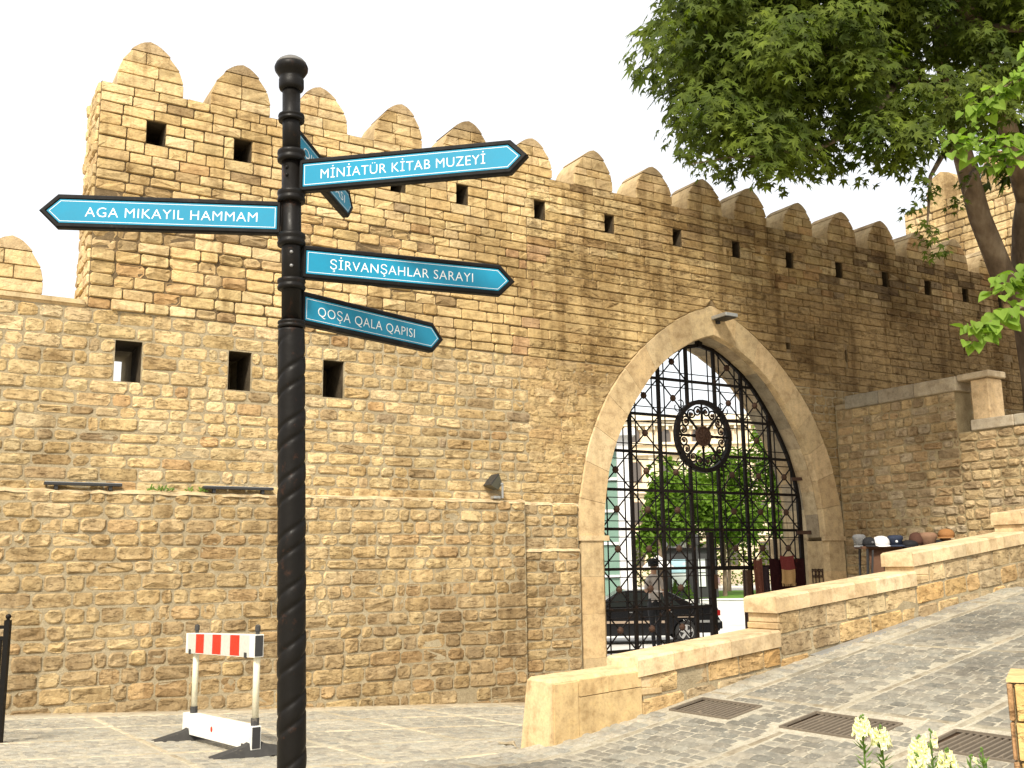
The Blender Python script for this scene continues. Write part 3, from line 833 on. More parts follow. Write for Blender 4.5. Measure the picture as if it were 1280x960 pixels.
# inner wall round the passage behind the outer ring (fills between outer and inner profile behind)
m_ = MB()
for side in (-1, 1):
    o_ = prof_pts(OS, side, 40); i_ = prof_pts(IS, side, 40)
    for k in range(40):
        a, b, c, d = o_[k], o_[k + 1], i_[k + 1], i_[k]
        e1 = Vector((d[0] - AC, d[1] - 3.2)).normalized() * .05; e2 = Vector((c[0] - AC, c[1] - 3.2)).normalized() * .05
        for (dd, dep) in ((-.035, -1.0),):
            m_.add([W(a[0], a[1], dd), W(b[0], b[1], dd), W(c[0] + e2.x, c[1] + e2.y, dd), W(d[0] + e1.x, d[1] + e1.y, dd), W(a[0], a[1], dep), W(b[0], b[1], dep), W(c[0] + e2.x, c[1] + e2.y, dep), W(d[0] + e1.x, d[1] + e1.y, dep)],
                   [(0, 1, 2, 3), (4, 7, 6, 5), (0, 4, 5, 1), (3, 2, 6, 7)])
m_.build('arch_fill', M_joint2, arch, fix=True)
for side in (-1, 1):
    xo, xi = AC + side * 3.14, AC + side * 2.62
    a, b = min(xo, xi), max(xo, xi)
    ch = .085
    # column shaft: square with a chamfered inner arris, in five blocks
    zs = [-1.0, .05, .75, 1.35, 1.93]
    for z0, z1 in zip(zs, zs[1:]):
        m_ = MB()
        if side < 0: poly = [(a, -.02), (a, .05), (b - ch, .05), (b, .05 - ch), (b, -REC * 1.0), (b - .1, -REC)]
        else: poly = [(b, -.02), (b, .05), (a + ch, .05), (a, .05 - ch), (a, -REC), (a + .1, -REC)]
        m_.prism([W(u, z0 + .0015, o) for u, o in poly], Vector((0, 0, z1 - z0 - .003)), jit((.55, .42, .245), .05)); m_.build('column_block', M_cop, arch, fix=True)
    m_ = MB()
    m_.prism([W(u, 1.932, o) for u, o in [(a - .035, -.02), (a - .035, .075), (b + .035, .075), (b + .035, -.25), (b - .2, -.25)]][::1], Vector((0, 0, .085)), (.60, .47, .29)); m_.build('impost', M_cop, arch, fix=True)
    # jambs behind the shaft
    m_ = MB()
    x = AC + side * 2.64; m_.box(W(x + side * .26, .5, -.97), WD * .26, WN * .53, Vector((0, 0, 1.5)), (.44, .35, .22), .01); m_.build('jamb', M_ash, arch)
    m_ = MB(); m_.box(W(x + side * .26, 1.995, -.70), WD * .26, WN * .29, Vector((0, 0, .03)), (.44, .35, .22)); m_.build('jamb_cap', M_ash, arch)

# ============================================================ IRON GATE
gate = empty('iron_gate', W(4.45, -.1, -REC), 'dark wrought iron lattice gate with round scroll rosette filling the pointed arch', 'gate')
GC = 4.45; CELL = .69; GO = -REC - .02
def ghw(z):      # half-width of the opening at the gate plane
    if z < 2.6: return 2.44 + .0 * z
    return max(0, hw_in(z) * .955 - .02) if z < 5.66 else 0
def gtop(du):
    du = abs(du); z = 5.66
    while z > 2 and ghw(z) < du: z -= .01
    return z
cols = [GC + (k + .5) * CELL for k in range(-4, 4)]
rows_ = [3.87 + (k + .5) * CELL for k in range(-7, 3)]   # -.615 .. 5.59
fr = []
zz = -.1
while zz < 5.62: fr.append((ghw(zz), zz)); zz += .12
m_ = MB()
L1 = [W(GC - h, z, GO) for h, z in fr]; L2 = [W(GC + h, z, GO) for h, z in fr]
for pl in (L1 + [W(GC, 5.63, GO)], L2 + [W(GC, 5.63, GO)]):
    for a, b in zip(pl, pl[1:]): m_.bar(a, b, .07, .055, WN)
m_.build('arch_frame', M_gate, gate)
m_ = MB(); m_.box(W(GC + .0, 5.68, GO), WD * .05, WN * .05, Vector((0, 0, .09))); m_.build('top_anchor', M_gate, gate)
DO = (4.58, 5.32); DZ = 1.40         # the open wicket
def is_open(u, z): return DO[0] - .02 < u < DO[1] + .02 and z < DZ
def vbar(u, z0, z1, w, d, nm, off=0, mat=M_gate):
    m_ = MB(); m_.box(W(u, (z0 + z1) / 2, GO + off), WD * w / 2, WN * d / 2, Vector((0, 0, (z1 - z0) / 2))); return m_.build(nm, mat, gate)
def hbar(z, u0, u1, w, d, nm, off=0):
    m_ = MB(); m_.box(W((u0 + u1) / 2, z, GO + off), WD * (u1 - u0) / 2, WN * d / 2, Vector((0, 0, w / 2))); return m_.build(nm, M_gate, gate)
for u in cols:
    if abs(u - GC) > 2.42: continue
    t = gtop(u - GC) - .02; z0 = -.08
    if DO[0] < u < DO[1]: z0 = DZ + .04
    if abs(u - GC) < .69:       # interrupted by the rosette
        zc = math.sqrt(max(0, .69 ** 2 - (u - GC) ** 2)); vbar(u, 3.88 + zc, t, .062, .05, 'gate_post'); vbar(u, z0, 3.88 - zc, .062, .05, 'gate_post')
    else: vbar(u, z0, t, .062, .05, 'gate_post')
for z in rows_:
    if z > 5.3 or z < -.1: continue
    h = ghw(z) - .01
    segs = [(GC - h, GC + h)]
    if abs(z - 3.88) < .69:
        xc = math.sqrt(.69 ** 2 - (z - 3.88) ** 2); segs = [(GC - h, GC - xc), (GC + xc, GC + h)]
    if z < DZ: segs = [(GC - h, DO[0]), (DO[1] + .04, GC + h)]
    for a, b in segs: hbar(z, a, b, .05, .045, 'gate_rail', .004)
hbar(-.08, GC - 2.4, DO[0], .06, .045, 'gate_rail', .002); hbar(DZ + .03, 4.45, GC + 2.4, .05, .04, 'gate_rail', .002)
# thin bars either side of every post and rail
for u in cols:
    for s in (-1, 1):
        x = u + s * .145
        if abs(x - GC) > 2.36: continue
        t = gtop(x - GC) - .03; z0 = -.06
        if DO[0] < x < DO[1]: z0 = DZ + .03
        if abs(x - GC) < .68:
            zc = math.sqrt(.68 ** 2 - (x - GC) ** 2); vbar(x, 3.88 + zc, t, .018, .018, 'thin_bar', -.012); vbar(x, z0, 3.88 - zc, .018, .018, 'thin_bar', -.012)
        else: vbar(x, z0, t, .018, .018, 'thin_bar', -.012)
for z in rows_:
    for s in (-1, 1):
        y = z + s * .14
        if y > 5.35 or y < 0 or z < -.2: continue
        h = ghw(y) - .03; segs = [(GC - h, GC + h)]
        if abs(y - 3.88) < .68:
            xc = math.sqrt(.68 ** 2 - (y - 3.88) ** 2); segs = [(GC - h, GC - xc), (GC + xc, GC + h)]
        if y < DZ: segs = [(GC - h, DO[0]), (DO[1] + .04, GC + h)]
        for a, b in segs: hbar(y, a, b, .016, .016, 'thin_bar', .012)
# diagonal crosses with a boss in every cell
for ci in range(-3, 4):
    if ci == 0: continue
    for rj in range(-5, 3):
        uc = GC + ci * CELL; zc = 3.87 + rj * CELL
        if uc > DO[0] - .3 and zc < DZ + .2 and uc < 6.0: continue
        if abs(uc - GC) + .06 > ghw(zc + .12): continue
        if zc < 0.2: continue
        if abs(ci) == 1 and rj == 0: continue
        for sx, sy in ((1, 1), (1, -1)):
            ends = []
            for e in (-1, 1):
                k = .5
                while k > .08:
                    a, b = uc + e * sx * CELL * k, zc + e * sy * CELL * k
                    if abs(a - GC) < ghw(b) and (abs(ci) != 1 or abs(rj) != 1 or math.hypot(a - GC, b - 3.88) > .70): break
                    k -= .03
                ends.append(W(uc + e * sx * CELL * k, zc + e * sy * CELL * k, GO + .002 * sy))
            m_ = MB(); m_.bar(ends[0], ends[1], .02, .02, WN); m_.build('diagonal_bar', M_gate, gate)
        m_ = MB()
        m_.lathe(W(uc, zc, GO + .0), [(.0, -.03), (.05, -.03), (.068, -.005), (.06, .02), (.03, .045), (0.0, .05)], 8, WN); m_.build('boss', M_boss, gate, smooth=False)
# rosette
RC = (GC, 3.885)
ros = MB()
def RW(r, t, o=0): return W(RC[0] + r * math.cos(t), RC[1] + r * math.sin(t), GO + o)
n = 40
for (r0, r1, o0, o1) in ((.605, .69, -.035, .05), ):
    vs = []
    for k in range(n):
        t = 2 * math.pi * k / n; vs += [RW(r0, t, o0), RW(r1, t, o0), RW(r1, t, o1), RW(r0, t, o1)]
    ros.add(vs, [(k * 4 + q, k * 4 + (q + 1) % 4, ((k + 1) % n) * 4 + (q + 1) % 4, ((k + 1) % n) * 4 + q) for k in range(n) for q in range(4)])
ro = ros.build('rosette', M_gate, gate, fix=True)
m_ = MB(); m_.lathe(W(RC[0], RC[1], GO), [(0, -.03), (.15, -.03), (.195, 0), (.19, .03), (.165, .04), (.15, .02), (.06, .035), (0, .06)], 18, WN)
for k in range(8): t = k * math.pi / 4 + .2; m_.bar(RW(.03, t, .045), RW(.12, t, .03), .03, .02, WN)
m_.build('hub', M_boss, ro)
for k in range(8):
    t = k * math.pi / 4; m_ = MB(); m_.tube([RW(.16, t), RW(.3, t), RW(.42, t), RW(.62, t)], [.026, .018, .028, .018], 6)
    m_.lathe(RW(.34, t), [(0, -.03), (.03, 0), (0, .03)], 6, RW(1, t) - RW(0, t)); m_.build('spoke', M_gate, ro)
    for s in (-1, 1):
        cx, cy = RC[0] + .475 * math.cos(t + s * .225), RC[1] + .475 * math.sin(t + s * .225); m_ = MB(); pts = [RW(.20, t + s * .12), RW(.28, t + s * .03), RW(.36, t + s * .05)]
        for i in range(20):
            q = i / 19; th = t - s * (1.9 - .0) + s * q * 8.2; rr = .108 * (1 - .58 * q); pts.append(W(cx + rr * math.cos(th), cy + rr * math.sin(th), GO))
        m_.tube(pts, [.014] * 3 + [.017] * 20, 5); m_.build('scroll', M_gate, ro)
        m_ = MB(); m_.lathe(W(cx, cy, GO), [(0, -.02), (.034, -.012), (.036, .01), (.02, .022), (0, .024)], 6, WN); m_.build('scroll_flower', M_boss, ro)
for sx in (-1, 1):
    for sy in (-1, 1):
        for e in (-1, 1):
            m_ = MB(); pts = []
            for i in range(10):
                a = i / 9 * 5.2; r_ = .085 * (1 - a / 7.5); q = Vector((sx, sy)).normalized(); pr = Vector((-q.y, q.x)) * e
                c = Vector(RC) + q * .76 + pr * .06; p = c + (q * math.cos(a) + pr * math.sin(a)) * r_ ; pts.append(W(p.x, p.y, GO))
            m_.tube(pts, .011, 5); m_.build('corner_scroll', M_gate, gate)
# wicket posts and the leaf standing open
vbar(4.50, -.1, 2.1, .115, .09, 'wicket_post', .01)
m_ = MB(); m_.box(W(5.39, .62, GO + .0), WD * .055, WN * .06, Vector((0, 0, .78))); m_.build('wicket_post', M_boss, gate)
LD = Vector((math.sin(rad(14)), math.cos(rad(14)), 0)); LB = W(5.40, 0, GO - .05)
lf = MB(); up_ = Vector((0, 0, 1))
for z in (-.02, .62, 1.3): lf.bar(LB + up_ * z, LB + LD * .7 + up_ * z, .04, .05)
for k in range(6): lf.bar(LB + LD * .14 * k, LB + LD * .14 * k + up_ * 1.3, .022, .022)
lf.build('open_leaf', M_gate, gate)
m_ = MB(); m_.box(W(4.55, 1.2, GO + .07), WD * .03, WN * .02, Vector((0, 0, .13))); m_.build('lock', M_boss, gate)
m_ = MB(); m_.bar(W(AC + 2.35, 2.1, GO + .02), W(AC + 2.64, 2.1, GO + .12), .07, .07); m_.build('hinge', M_boss, gate)
m_ = MB(); m_.bar(W(AC + 2.3, 3.15, GO + .02), W(AC + 2.5, 3.15, GO + .12), .06, .06); m_.build('hinge', M_boss, gate)

# ============================================================ RETAINING WALL AND TERRACE
U0 = 7.58
ret = empty('retaining_wall', W(U0, -.3, 2), 'brown rubble retaining wall with grey coping beside the arch, stepped down to the right', 'wall')
def PRet(off=0): return lambda a, b, d: W(U0, b, a) - WD * (off + d)
m_ = MB()
def rbox(mb, v0, v1, z0, z1, t=.45, off=0.0, tint=(1, 1, 1), ch=0):
    mb.box(W(U0 + t / 2 + off, (z0 + z1) / 2, (v0 + v1) / 2), WD * t / 2, WN * (v1 - v0) / 2, Vector((0, 0, (z1 - z0) / 2)), tint, ch)
rbox(m_, .02, 2.72, -.5, 4.5); rbox(m_, 2.72, 12, -.5, 3.75); m_.build('wall_core', M_joint2, ret)
sr = []
def fill_ret(v0, v1, zs):
    for za, zb in zip(zs, zs[1:]):
        x = v0
        while x < v1 - .02:
            l = U(.16, .42); e = x + l
            if e > v1 - .1: e = v1
            g = U(.008, .016); w_ = .01
            q = [(x + g, za + g + U(-w_, w_)), (x + g, zb - g + U(-w_, w_)), (e - g, zb - g + U(-w_, w_)), (e - g, za + g + U(-w_, w_))]
            sr.append((q[::1], PRet(), U(.005, .04), tuple(x * .6 + y * .4 for x, y in zip(pick(PAL_MID if R() < .6 else (PAL_DARK if R() < .5 else [(.42, .36, .26), (.46, .38, .26)])), (.42, .33, .21))), .03, .014)); x = e
fill_ret(.04, 2.72, courses(-.2, 4.5, .14, .2)); fill_ret(2.72, 9, courses(-.2, 3.75, .14, .2))
# stone() expects corners going round: emit with fixed normals
sr2 = sorted(sr, key=lambda e: -abs(e[0][2][0] - e[0][0][0]) * abs(e[0][1][1] - e[0][0][1]))
for e in [x for x in sr2 if x[0][0][0] < 5][:300]:
    m_ = MB(); stone(m_, *e); m_.build('stone', M_rub, ret, fix=True)
m_ = MB(); keep = set(id(x) for x in [x for x in sr2 if x[0][0][0] < 5][:300])
for e in sr2:
    if id(e) not in keep: stone(m_, *e)
m_.build('stones', M_rub, ret, kind='stuff', fix=True)
PAL_COP = [(.36, .32, .25), (.42, .37, .28), (.33, .30, .24)]
for v0, v1 in ((.3, 1.1), (1.105, 1.9), (1.905, 2.78)):
    m_ = MB(); rbox(m_, v0, v1, 4.5, 4.76, .5, -.05, jit(random.choice(PAL_COP)), .015); m_.build('coping_slab', M_ash, ret)
m_ = MB(); rbox(m_, .02, .295, 4.5, 4.62, .47, -.02, (.36, .3, .2), .02); m_.build('coping_slab', M_ash, ret)
for k in range(9):
    m_ = MB(); rbox(m_, 3.0 + k * .8, 3.795 + k * .8, 3.75, 3.94, .55, -.05, jit(random.choice(PAL_COP)), .015); m_.build('coping_slab', M_ash, ret)
m_ = MB(); rbox(m_, 2.99, 3.33, 3.94, 4.66, .42, .06, (.58, .44, .27), .02); m_.build('pier', M_cop, ret)
m_ = MB(); rbox(m_, 2.78, 3.40, 4.665, 4.78, .5, .0, (.50, .42, .30), .015); m_.build('pier_cap', M_cop, ret)
mb = MB(); grid_sheet(mb, U0 + .4, 30, -.0, 16, 4, 4, lambda u, v: W(u, 3.72, v))
tag(mb.build('terrace_ground', M_apron), kind='structure')
# far tower that meets the wall
TU = 16.0
tow = empty('corner_tower', W(TU, 0, -2), 'sunlit yellow stone tower rising behind the far right end of the crenellated wall', 'tower')
m_ = MB(); m_.box(W(TU + 2, 6, -1.0), WD * 2, WN * 3.2, Vector((0, 0, 5.45))); m_.build('wall_core', M_joint, tow)
stt = []
for za, zb in zip(*(lambda c: (c, c[1:]))(courses(6.8, 11.45, .2, .25))):
    x = -4.2
    while x < 2.1:
        l = U(.3, .58); e = min(x + l, 2.2); g = .01
        stt.append(([(x + g, za + g), (x + g, zb - g), (e - g, zb - g), (e - g, za + g)], lambda a, b, d: W(TU, b, a) - WD * d, U(.02, .05), pick(PAL_LIGHT), .03, .01)); x = e
    x = 0
    while x < 1.5:
        l = U(.35, .6); e = x + l; g = .01
        stt.append(([(x + g, za + g), (x + g, zb - g), (e - g, zb - g), (e - g, za + g)], lambda a, b, d: W(TU + a, b, 2.2 + d), U(.02, .05), pick(PAL_LIGHT), .03, .01)); x = e
for e in stt[:260]:
    m_ = MB(); stone(m_, *e); m_.build('stone', M_stone, tow, fix=True)
m_ = MB()
for e in stt[260:]: stone(m_, *e)
m_.build('stones', M_stone, tow, kind='stuff', fix=True)
for v in (-2.9, -1.2, .5):
    m_ = MB(); pts = [(-.5, 0), (-.5, .3), (-.42, .55), (-.25, .75), (0, .85), (.25, .75), (.42, .55), (.5, .3), (.5, 0)]
    m_.prism([W(TU - .03, 11.44 + b, v + a) for a, b in pts], WD * .8, (.5, .38, .21)); m_.build('merlon', M_stone, tow, fix=True)

# ============================================================ PARAPET
par = empty('stepped_parapet', RP(3, -.2, 0), 'low stone parapet with pale copings climbing in steps beside the cobbled ramp', 'parapet')
TH = .40
segs = [(0.0, 1.06, .585, .62), (1.06, 3.05, .71, .865), (3.05, 5.60, 1.21, 1.43), (5.60, 8.25, 1.66, 1.93), (8.25, 11.2, 2.2, 2.45)]
stp = []
for si, (s0, s1, z0, z1) in enumerate(segs):
    ct = .17 if si else .0
    b0, b1 = ramp_z(s0) - .6, ramp_z(s1) - .6
    if si == 0:
        # plain battered nose with smooth panels
        m_ = MB()
        A = [(-.035, .0), (-.035, -TH - .035), (.0, -TH)]
        zt0, zt1 = z0, z1
        bot = [RP(-.05, .02, -.3), RP(s1, .0, -.3), RP(s1, -TH, -.3), RP(-.05, -TH - .03, -.3)]
        top = [RP(.03, -.01, zt0 - .03), RP(s1, -.01, zt1 - .03), RP(s1, -TH + .02, zt1 - .03), RP(.03, -TH + .02, zt0 - .03)]
        tp2 = [RP(.055, -.035, zt0), RP(s1, -.035, zt1), RP(s1, -TH + .045, zt1), RP(.055, -TH + .045, zt0)]
        m_.add(bot + top + tp2, [(0, 1, 5, 4), (1, 2, 6, 5), (2, 3, 7, 6), (3, 0, 4, 7), (4, 5, 9, 8), (5, 6, 10, 9), (6, 7, 11, 10), (7, 4, 8, 11), (8, 9, 10, 11)], (.60, .46, .27))
        m_.build('nose_block', M_cop, par, fix=True)
        def PN(a, b, d): return RP(a, .0 + d, b)
        for q in ([(.02, -.1), (.30, -.1), (.30, .555), (.03, .548)], [(.305, .42), (.66, .435), (.66, .575), (.305, .565)], [(.665, .435), (1.055, .45), (1.055, .585), (.665, .577)], [(.305, -.1), (1.055, -.1), (1.055, .445), (.305, .415)]):
            m2 = MB(); stone(m2, q, PN, .016, jit((.54, .40, .21), .06), .006, .002); m2.build('panel', M_cop, par, fix=True)
        continue
    m_ = MB()
    m_.add([RP(s0 + .03, -.006, b0), RP(s1 + .05, -.006, b1), RP(s1 + .05, -TH + .02, b1), RP(s0 + .03, -TH + .02, b0), RP(s0 + .03, -.006, z0 - ct), RP(s1 + .05, -.006, z1 - ct), RP(s1 + .05, -TH + .02, z1 - ct), RP(s0 + .03, -TH + .02, z0 - ct)],
           [(0, 1, 5, 4), (1, 2, 6, 5), (2, 3, 7, 6), (3, 0, 4, 7), (4, 5, 6, 7)]); m_.build('parapet_core', M_mortar, par, fix=True)
    topz = lambda s: lerp(z0, z1, (s - s0) / (s1 - s0))
    # coping blocks
    s = s0; first = True
    while s < s1 - .01:
        e = min(s + U(.36, .62), s1)
        if s1 - e < .2: e = s1
        m_ = MB(); t = jit(random.choice([(.62, .50, .32), (.58, .45, .28), (.64, .52, .34), (.55, .43, .27)]), .05)
        a0 = s + .003 - (.05 if first else 0); a1 = e - .003; r = .022
        hi = [topz(a0), topz(a1)]
        P8 = []
        for a, z in ((a0, hi[0]), (a1, hi[1])):
            P8 += [RP(a, .026, z - ct), RP(a, .022, z - r), RP(a, .022 - r, z), RP(a, -TH - .02 + r, z), RP(a, -TH - .02, z - r), RP(a, -TH - .02, z - ct)]
        if first:      # round the exposed end
            for k_, dz in ((2, 0), (3, 0)): P8[k_] = P8[k_] + RD * .02
        m_.add(P8, [(k, (k + 1) % 6, 6 + (k + 1) % 6, 6 + k) for k in range(6)] + [(5, 4, 3, 2, 1, 0), (6, 7, 8, 9, 10, 11)], t); m_.build('coping_stone', M_cop, par, fix=True)
        s = e; first = False
    # under-band at the exposed end
    m_ = MB(); c = RP(s0 + .14, -TH / 2, z0 - ct - .055); m_.box(c, RD * .15, RN * (TH / 2 + .002), Vector((0, 0, .05)), (.60, .47, .29), .008); m_.build('end_band', M_cop, par)
    m_ = MB(); c = RP(s0 + .12, -TH / 2, z0 - ct - .14); m_.box(c, RD * .15, RN * (TH / 2 + .006), Vector((0, 0, .033)), (.50, .38, .22), .01); m_.build('end_band', M_cop, par)
    # two courses of big blocks following the slope
    for row in range(3):
        s = s0 + .0
        while s < s1 - .02:
            l = U(.3, .62) if row != 2 else U(.25, .5)
            e = s + l
            if s1 - e < .16: e = s1
            g = .011; hh = lambda x, k: topz(x) - ct - k + .004
            k0 = [0.0, .235, .47][row]; k1 = [.235, .47, .75][row]
            if si == 1: k0 = [0.0, .2, .4][row]; k1 = [.2, .4, .6][row]
            q = [(s + g, hh(s, k1) + g), (e - g, hh(e, k1) + g), (e - g, hh(e, k0) - g), (s + g, hh(s, k0) - g)]
            if row == 0 and si > 1: pal = [(.54, .43, .26), (.56, .44, .26), (.5, .39, .24)]
            else: pal = [(.55, .38, .18), (.50, .36, .19), (.42, .34, .22), (.58, .42, .22), (.40, .31, .19)]
            if s < 10: stp.append((q, lambda a, b, d: RP(a, -.02 + d, b), U(.016, .03), pick(pal), .03 if row else .012, .009)); 
            s = e
for e in stp:
    m_ = MB(); stone(m_, *e); m_.build('stone', M_rub, par, fix=True)
# channel along the parapet foot
dr = MB()
for a, b in ((3.5, 5.6), (6.1, 7.9)):
    dr.add([PR(a, .02, .02), PR(b, .02, .02), PR(b, .10, .012), PR(a, .10, .012), PR(b, .105, -.02), PR(a, .105, -.02)], [(0, 1, 2, 3), (3, 2, 4, 5)])
tag(dr.build('drain_channel', M_steel), 'thin grey metal drain strip lying along the foot of the parapet', 'drain strip')

# yellow stone pillar at the right edge of the ramp
pil = empty('stone_pillar', (2.6, 5.0, 0), 'yellow sandstone block pillar with orange weathering at the bottom right edge of the view', 'pillar')
def PP(a, b, d): return Vector((2.36, 5.0, 0)) + Vector((.88, -.475, 0)) * a + Vector((-.475, -.88, 0)) * d + Vector((0, 0, b))
m_ = MB(); m_.prism([PP(.01, -.4, -.01), PP(.5, -.4, -.01), PP(.5, -.4, -.5), PP(.01, -.4, -.5)], Vector((0, 0, 1.40)), (.5, .36, .2)); m_.build('pillar_core', M_joint2, pil, fix=True)
zs = [-.2, .08, .27, .46, .64, .82, 1.0]
for i, (za, zb) in enumerate(zip(zs, zs[1:])):
    for a, b, t in ((.0, .03, (.40, .25, .13)), (.034, .5, (.60, .42, .18))) if i % 2 else ((.0, .022, (.38, .23, .12)), (.026, .5, (.63, .44, .19))):
        m_ = MB(); stone(m_, [(a + .002, za + .004), (b - .002, za + .004), (b - .002, zb - .004), (a + .002, zb - .004)], PP, .02, jit(t, .08), .006, .003); m_.build('stone', M_rub, pil, fix=True)
m_ = MB(); m_.prism([PP(.002, 1.002, .018), PP(.5, 1.002, .018), PP(.5, 1.002, -.5), PP(.002, 1.002, -.5)], Vector((0, 0, .015)), (.60, .44, .22)); m_.build('cap_slab', M_cop, pil, fix=True)
# ============================================================ SIGNPOST
random.seed(21)
def PZ(z): return Vector((-1.016 - .0262 * (z - .2), 4.8, z))       # the post leans a little
post = empty('signpost', PZ(.1), 'black iron fingerpost with twisted shaft, domed top and five turquoise arrow signs', 'signpost')
AXZ = (PZ(4) - PZ(0)).normalized()
def ring(z0, z1, r, nm='collar'):
    m_ = MB(); h = z1 - z0; m_.lathe(PZ(z0), [(r * .8, 0), (r * .97, h * .08), (r, h * .3), (r * .93, h * .45), (r * .93, h * .55), (r, h * .7), (r * .97, h * .92), (r * .8, h)], 24, AXZ); return m_.build(nm, M_black, post, smooth=True, fix=True)
m_ = MB(); n = 40; zs = [.0 + 2.74 * i / 300 for i in range(301)]; vs = []
for z in zs:
    c = PZ(z)
    for k in range(n):
        t = 2 * math.pi * k / n; ph = (t / (2 * math.pi) - z / .262) % 1.0
        g = lambda a, w: math.exp(-(min(abs(ph - a), 1 - abs(ph - a)) / w) ** 2)
        r = .0665 - .0075 * g(.05, .035) - .0075 * g(.42, .035) + .002 * g(.235, .12) - (.0005)
        if z > 2.66: r = lerp(r, .064, clamp((z - 2.66) / .05, 0, 1))
        vs.append(c + Vector((math.cos(t) * r, math.sin(t) * r, 0)))
m_.add(vs, [(i * n + k, i * n + (k + 1) % n, (i + 1) * n + (k + 1) % n, (i + 1) * n + k) for i in range(300) for k in range(n)] + [tuple(range(n))[::-1], tuple(300 * n + k for k in range(n))])
m_.build('twisted_shaft', M_black, post, smooth=True)
m_ = MB(); m_.tube([PZ(2.72), PZ(3.62)], .0485, 24); m_.tube([PZ(3.62), PZ(4.01)], .0455, 24); m_.build('post_tube', M_black, post, smooth=True)
ring(2.745, 2.785, .068); ring(2.94, 3.0, .070); ring(3.165, 3.235, .071); ring(3.395, 3.46, .071); ring(3.61, 3.675, .071); ring(3.83, 3.87, .067)
m_ = MB(); m_.lathe(PZ(4.0), [(.05, -.0), (.06, .008), (.064, .02), (.064, .06), (.057, .068), (.062, .078), (.075, .098), (.084, .112), (.086, .128), (.082, .14), (.079, .143), (.06, .165), (.03, .182), (0, .185)], 28, AXZ); fo = m_.build('finial', M_black, post, smooth=True, fix=True)
m_ = MB(); m_.lathe(PZ(4.0), [(.08, .1425), (.077, .152), (.066, .166), (.046, .18), (.022, .188), (0, .190)], 28, AXZ); m_.build('pale_cap', M_capg, fo, smooth=True, fix=True)
def bolt(z, a, parent=None):
    d = Vector((math.cos(a), math.sin(a), 0)); m_ = MB(); m_.lathe(PZ(z) + d * .046, [(.009, 0), (.009, .006), (.005, .010), (0, .011)], 8, d); m_.build('bolt', M_grey if z < 3.3 else M_black, parent or post)
for z in (3.055, 3.125): bolt(z, rad(-78))
for z in (3.53, 3.57): bolt(z, rad(-105))
def text_mesh(body, size, sx=1.0):
    cu = bpy.data.curves.new('lettering', 'FONT'); cu.body = body; cu.size = size; cu.space_character = 1.06; cu.resolution_u = 3; cu.offset = -.0006
    o = bpy.data.objects.new('lettering', cu); COL.objects.link(o)
    me = bpy.data.meshes.new_from_object(o.evaluated_get(bpy.context.evaluated_depsgraph_get()))
    bpy.data.objects.remove(o)
    return [(v.co.x * sx, v.co.y) for v in me.vertices], [tuple(p.vertices) for p in me.polygons]
def sign(z, azd, length, text, side, t0, t1, half=.0855, cap=.052):
    a = rad(azd); d = Vector((math.sin(a), math.cos(a), 0)); nrm = Vector((d.y, -d.x, 0)) * side       # visible face normal
    c = PZ(z); tip = length; sh = tip - .085; r0 = .048
    F = lambda x, y, o: c + d * x + Vector((0, 0, y)) + nrm * o
    ar = MB(); ar.prism([F(x, y, -.016) for x, y in [(r0, -half), (sh, -half), (tip, 0), (sh, half), (r0, half)]], nrm * .032)
    arm = ar.build('sign_arm', M_frame, post, fix=True)
    # raised rim
    rm = MB(); w = .026
    outer = [(r0 + .002, -half), (sh, -half), (tip, 0), (sh, half), (r0 + .002, half)]; inner = [(r0 + .022, -half + w), (sh - .012, -half + w), (tip - .036, 0), (sh - .012, half - w), (r0 + .022, half - w)]
    for sgn in (1, -1):
        vs = []
        for (p, q) in zip(outer, inner): vs += [F(p[0], p[1], sgn * .016), F(lerp(p[0], q[0], .3), lerp(p[1], q[1], .3), sgn * .024), F(lerp(p[0], q[0], .8), lerp(p[1], q[1], .8), sgn * .024), F(q[0], q[1], sgn * .016)]
        rm.add(vs, [(i * 4 + k, i * 4 + k + 1, ((i + 1) % 5) * 4 + k + 1, ((i + 1) % 5) * 4 + k) for i in range(5) for k in range(3)])
    rm.build('rim', M_frame, arm, fix=True)
    for sgn in (1, -1):
        pl = MB(); pl.prism([F(x, y, sgn * .0165) for x, y in inner], nrm * sgn * .0025); pl.build('blue_panel', M_blue, arm, fix=True)
        # white keyline
        kl = MB(); e = .0075; t = .0024
        k0 = [(r0 + .022 + e, -half + w + e), (sh - .012 - e * .4, -half + w + e), (tip - .036 - e * 1.5, 0), (sh - .012 - e * .4, half - w - e), (r0 + .022 + e, half - w - e)]
        k1 = [(r0 + .022 + e + t, -half + w + e + t), (sh - .012 - e * .4 - t * .4, -half + w + e + t), (tip - .036 - e * 1.5 - t * 1.4, 0), (sh - .012 - e * .4 - t * .4, half - w - e - t), (r0 + .022 + e + t, half - w - e - t)]
        vs = [F(x, y, sgn * .0196) for x, y in k0] + [F(x, y, sgn * .0196) for x, y in k1]
        kl.add(vs, [(i, (i + 1) % 5, 5 + (i + 1) % 5, 5 + i) for i in range(5)]); kl.build('white_border', M_white, arm)
        v, f = text_mesh(text, cap / .73)
        x0 = min(p[0] for p in v); x1 = max(p[0] for p in v)
        rev = (side * sgn) < 0        # seen with the tip on the left
        A, B = (t0, t1)
        capm = cap
        lt = MB()
        if rev: lt.add([F(B - (p[0] - x0) / (x1 - x0) * (B - A), p[1] - capm / 2, sgn * .0198) for p in v], f)
        else: lt.add([F(A + (p[0] - x0) / (x1 - x0) * (B - A), p[1] - capm / 2, sgn * .0198) for p in v], f)
        lt.build('lettering', M_white, arm)
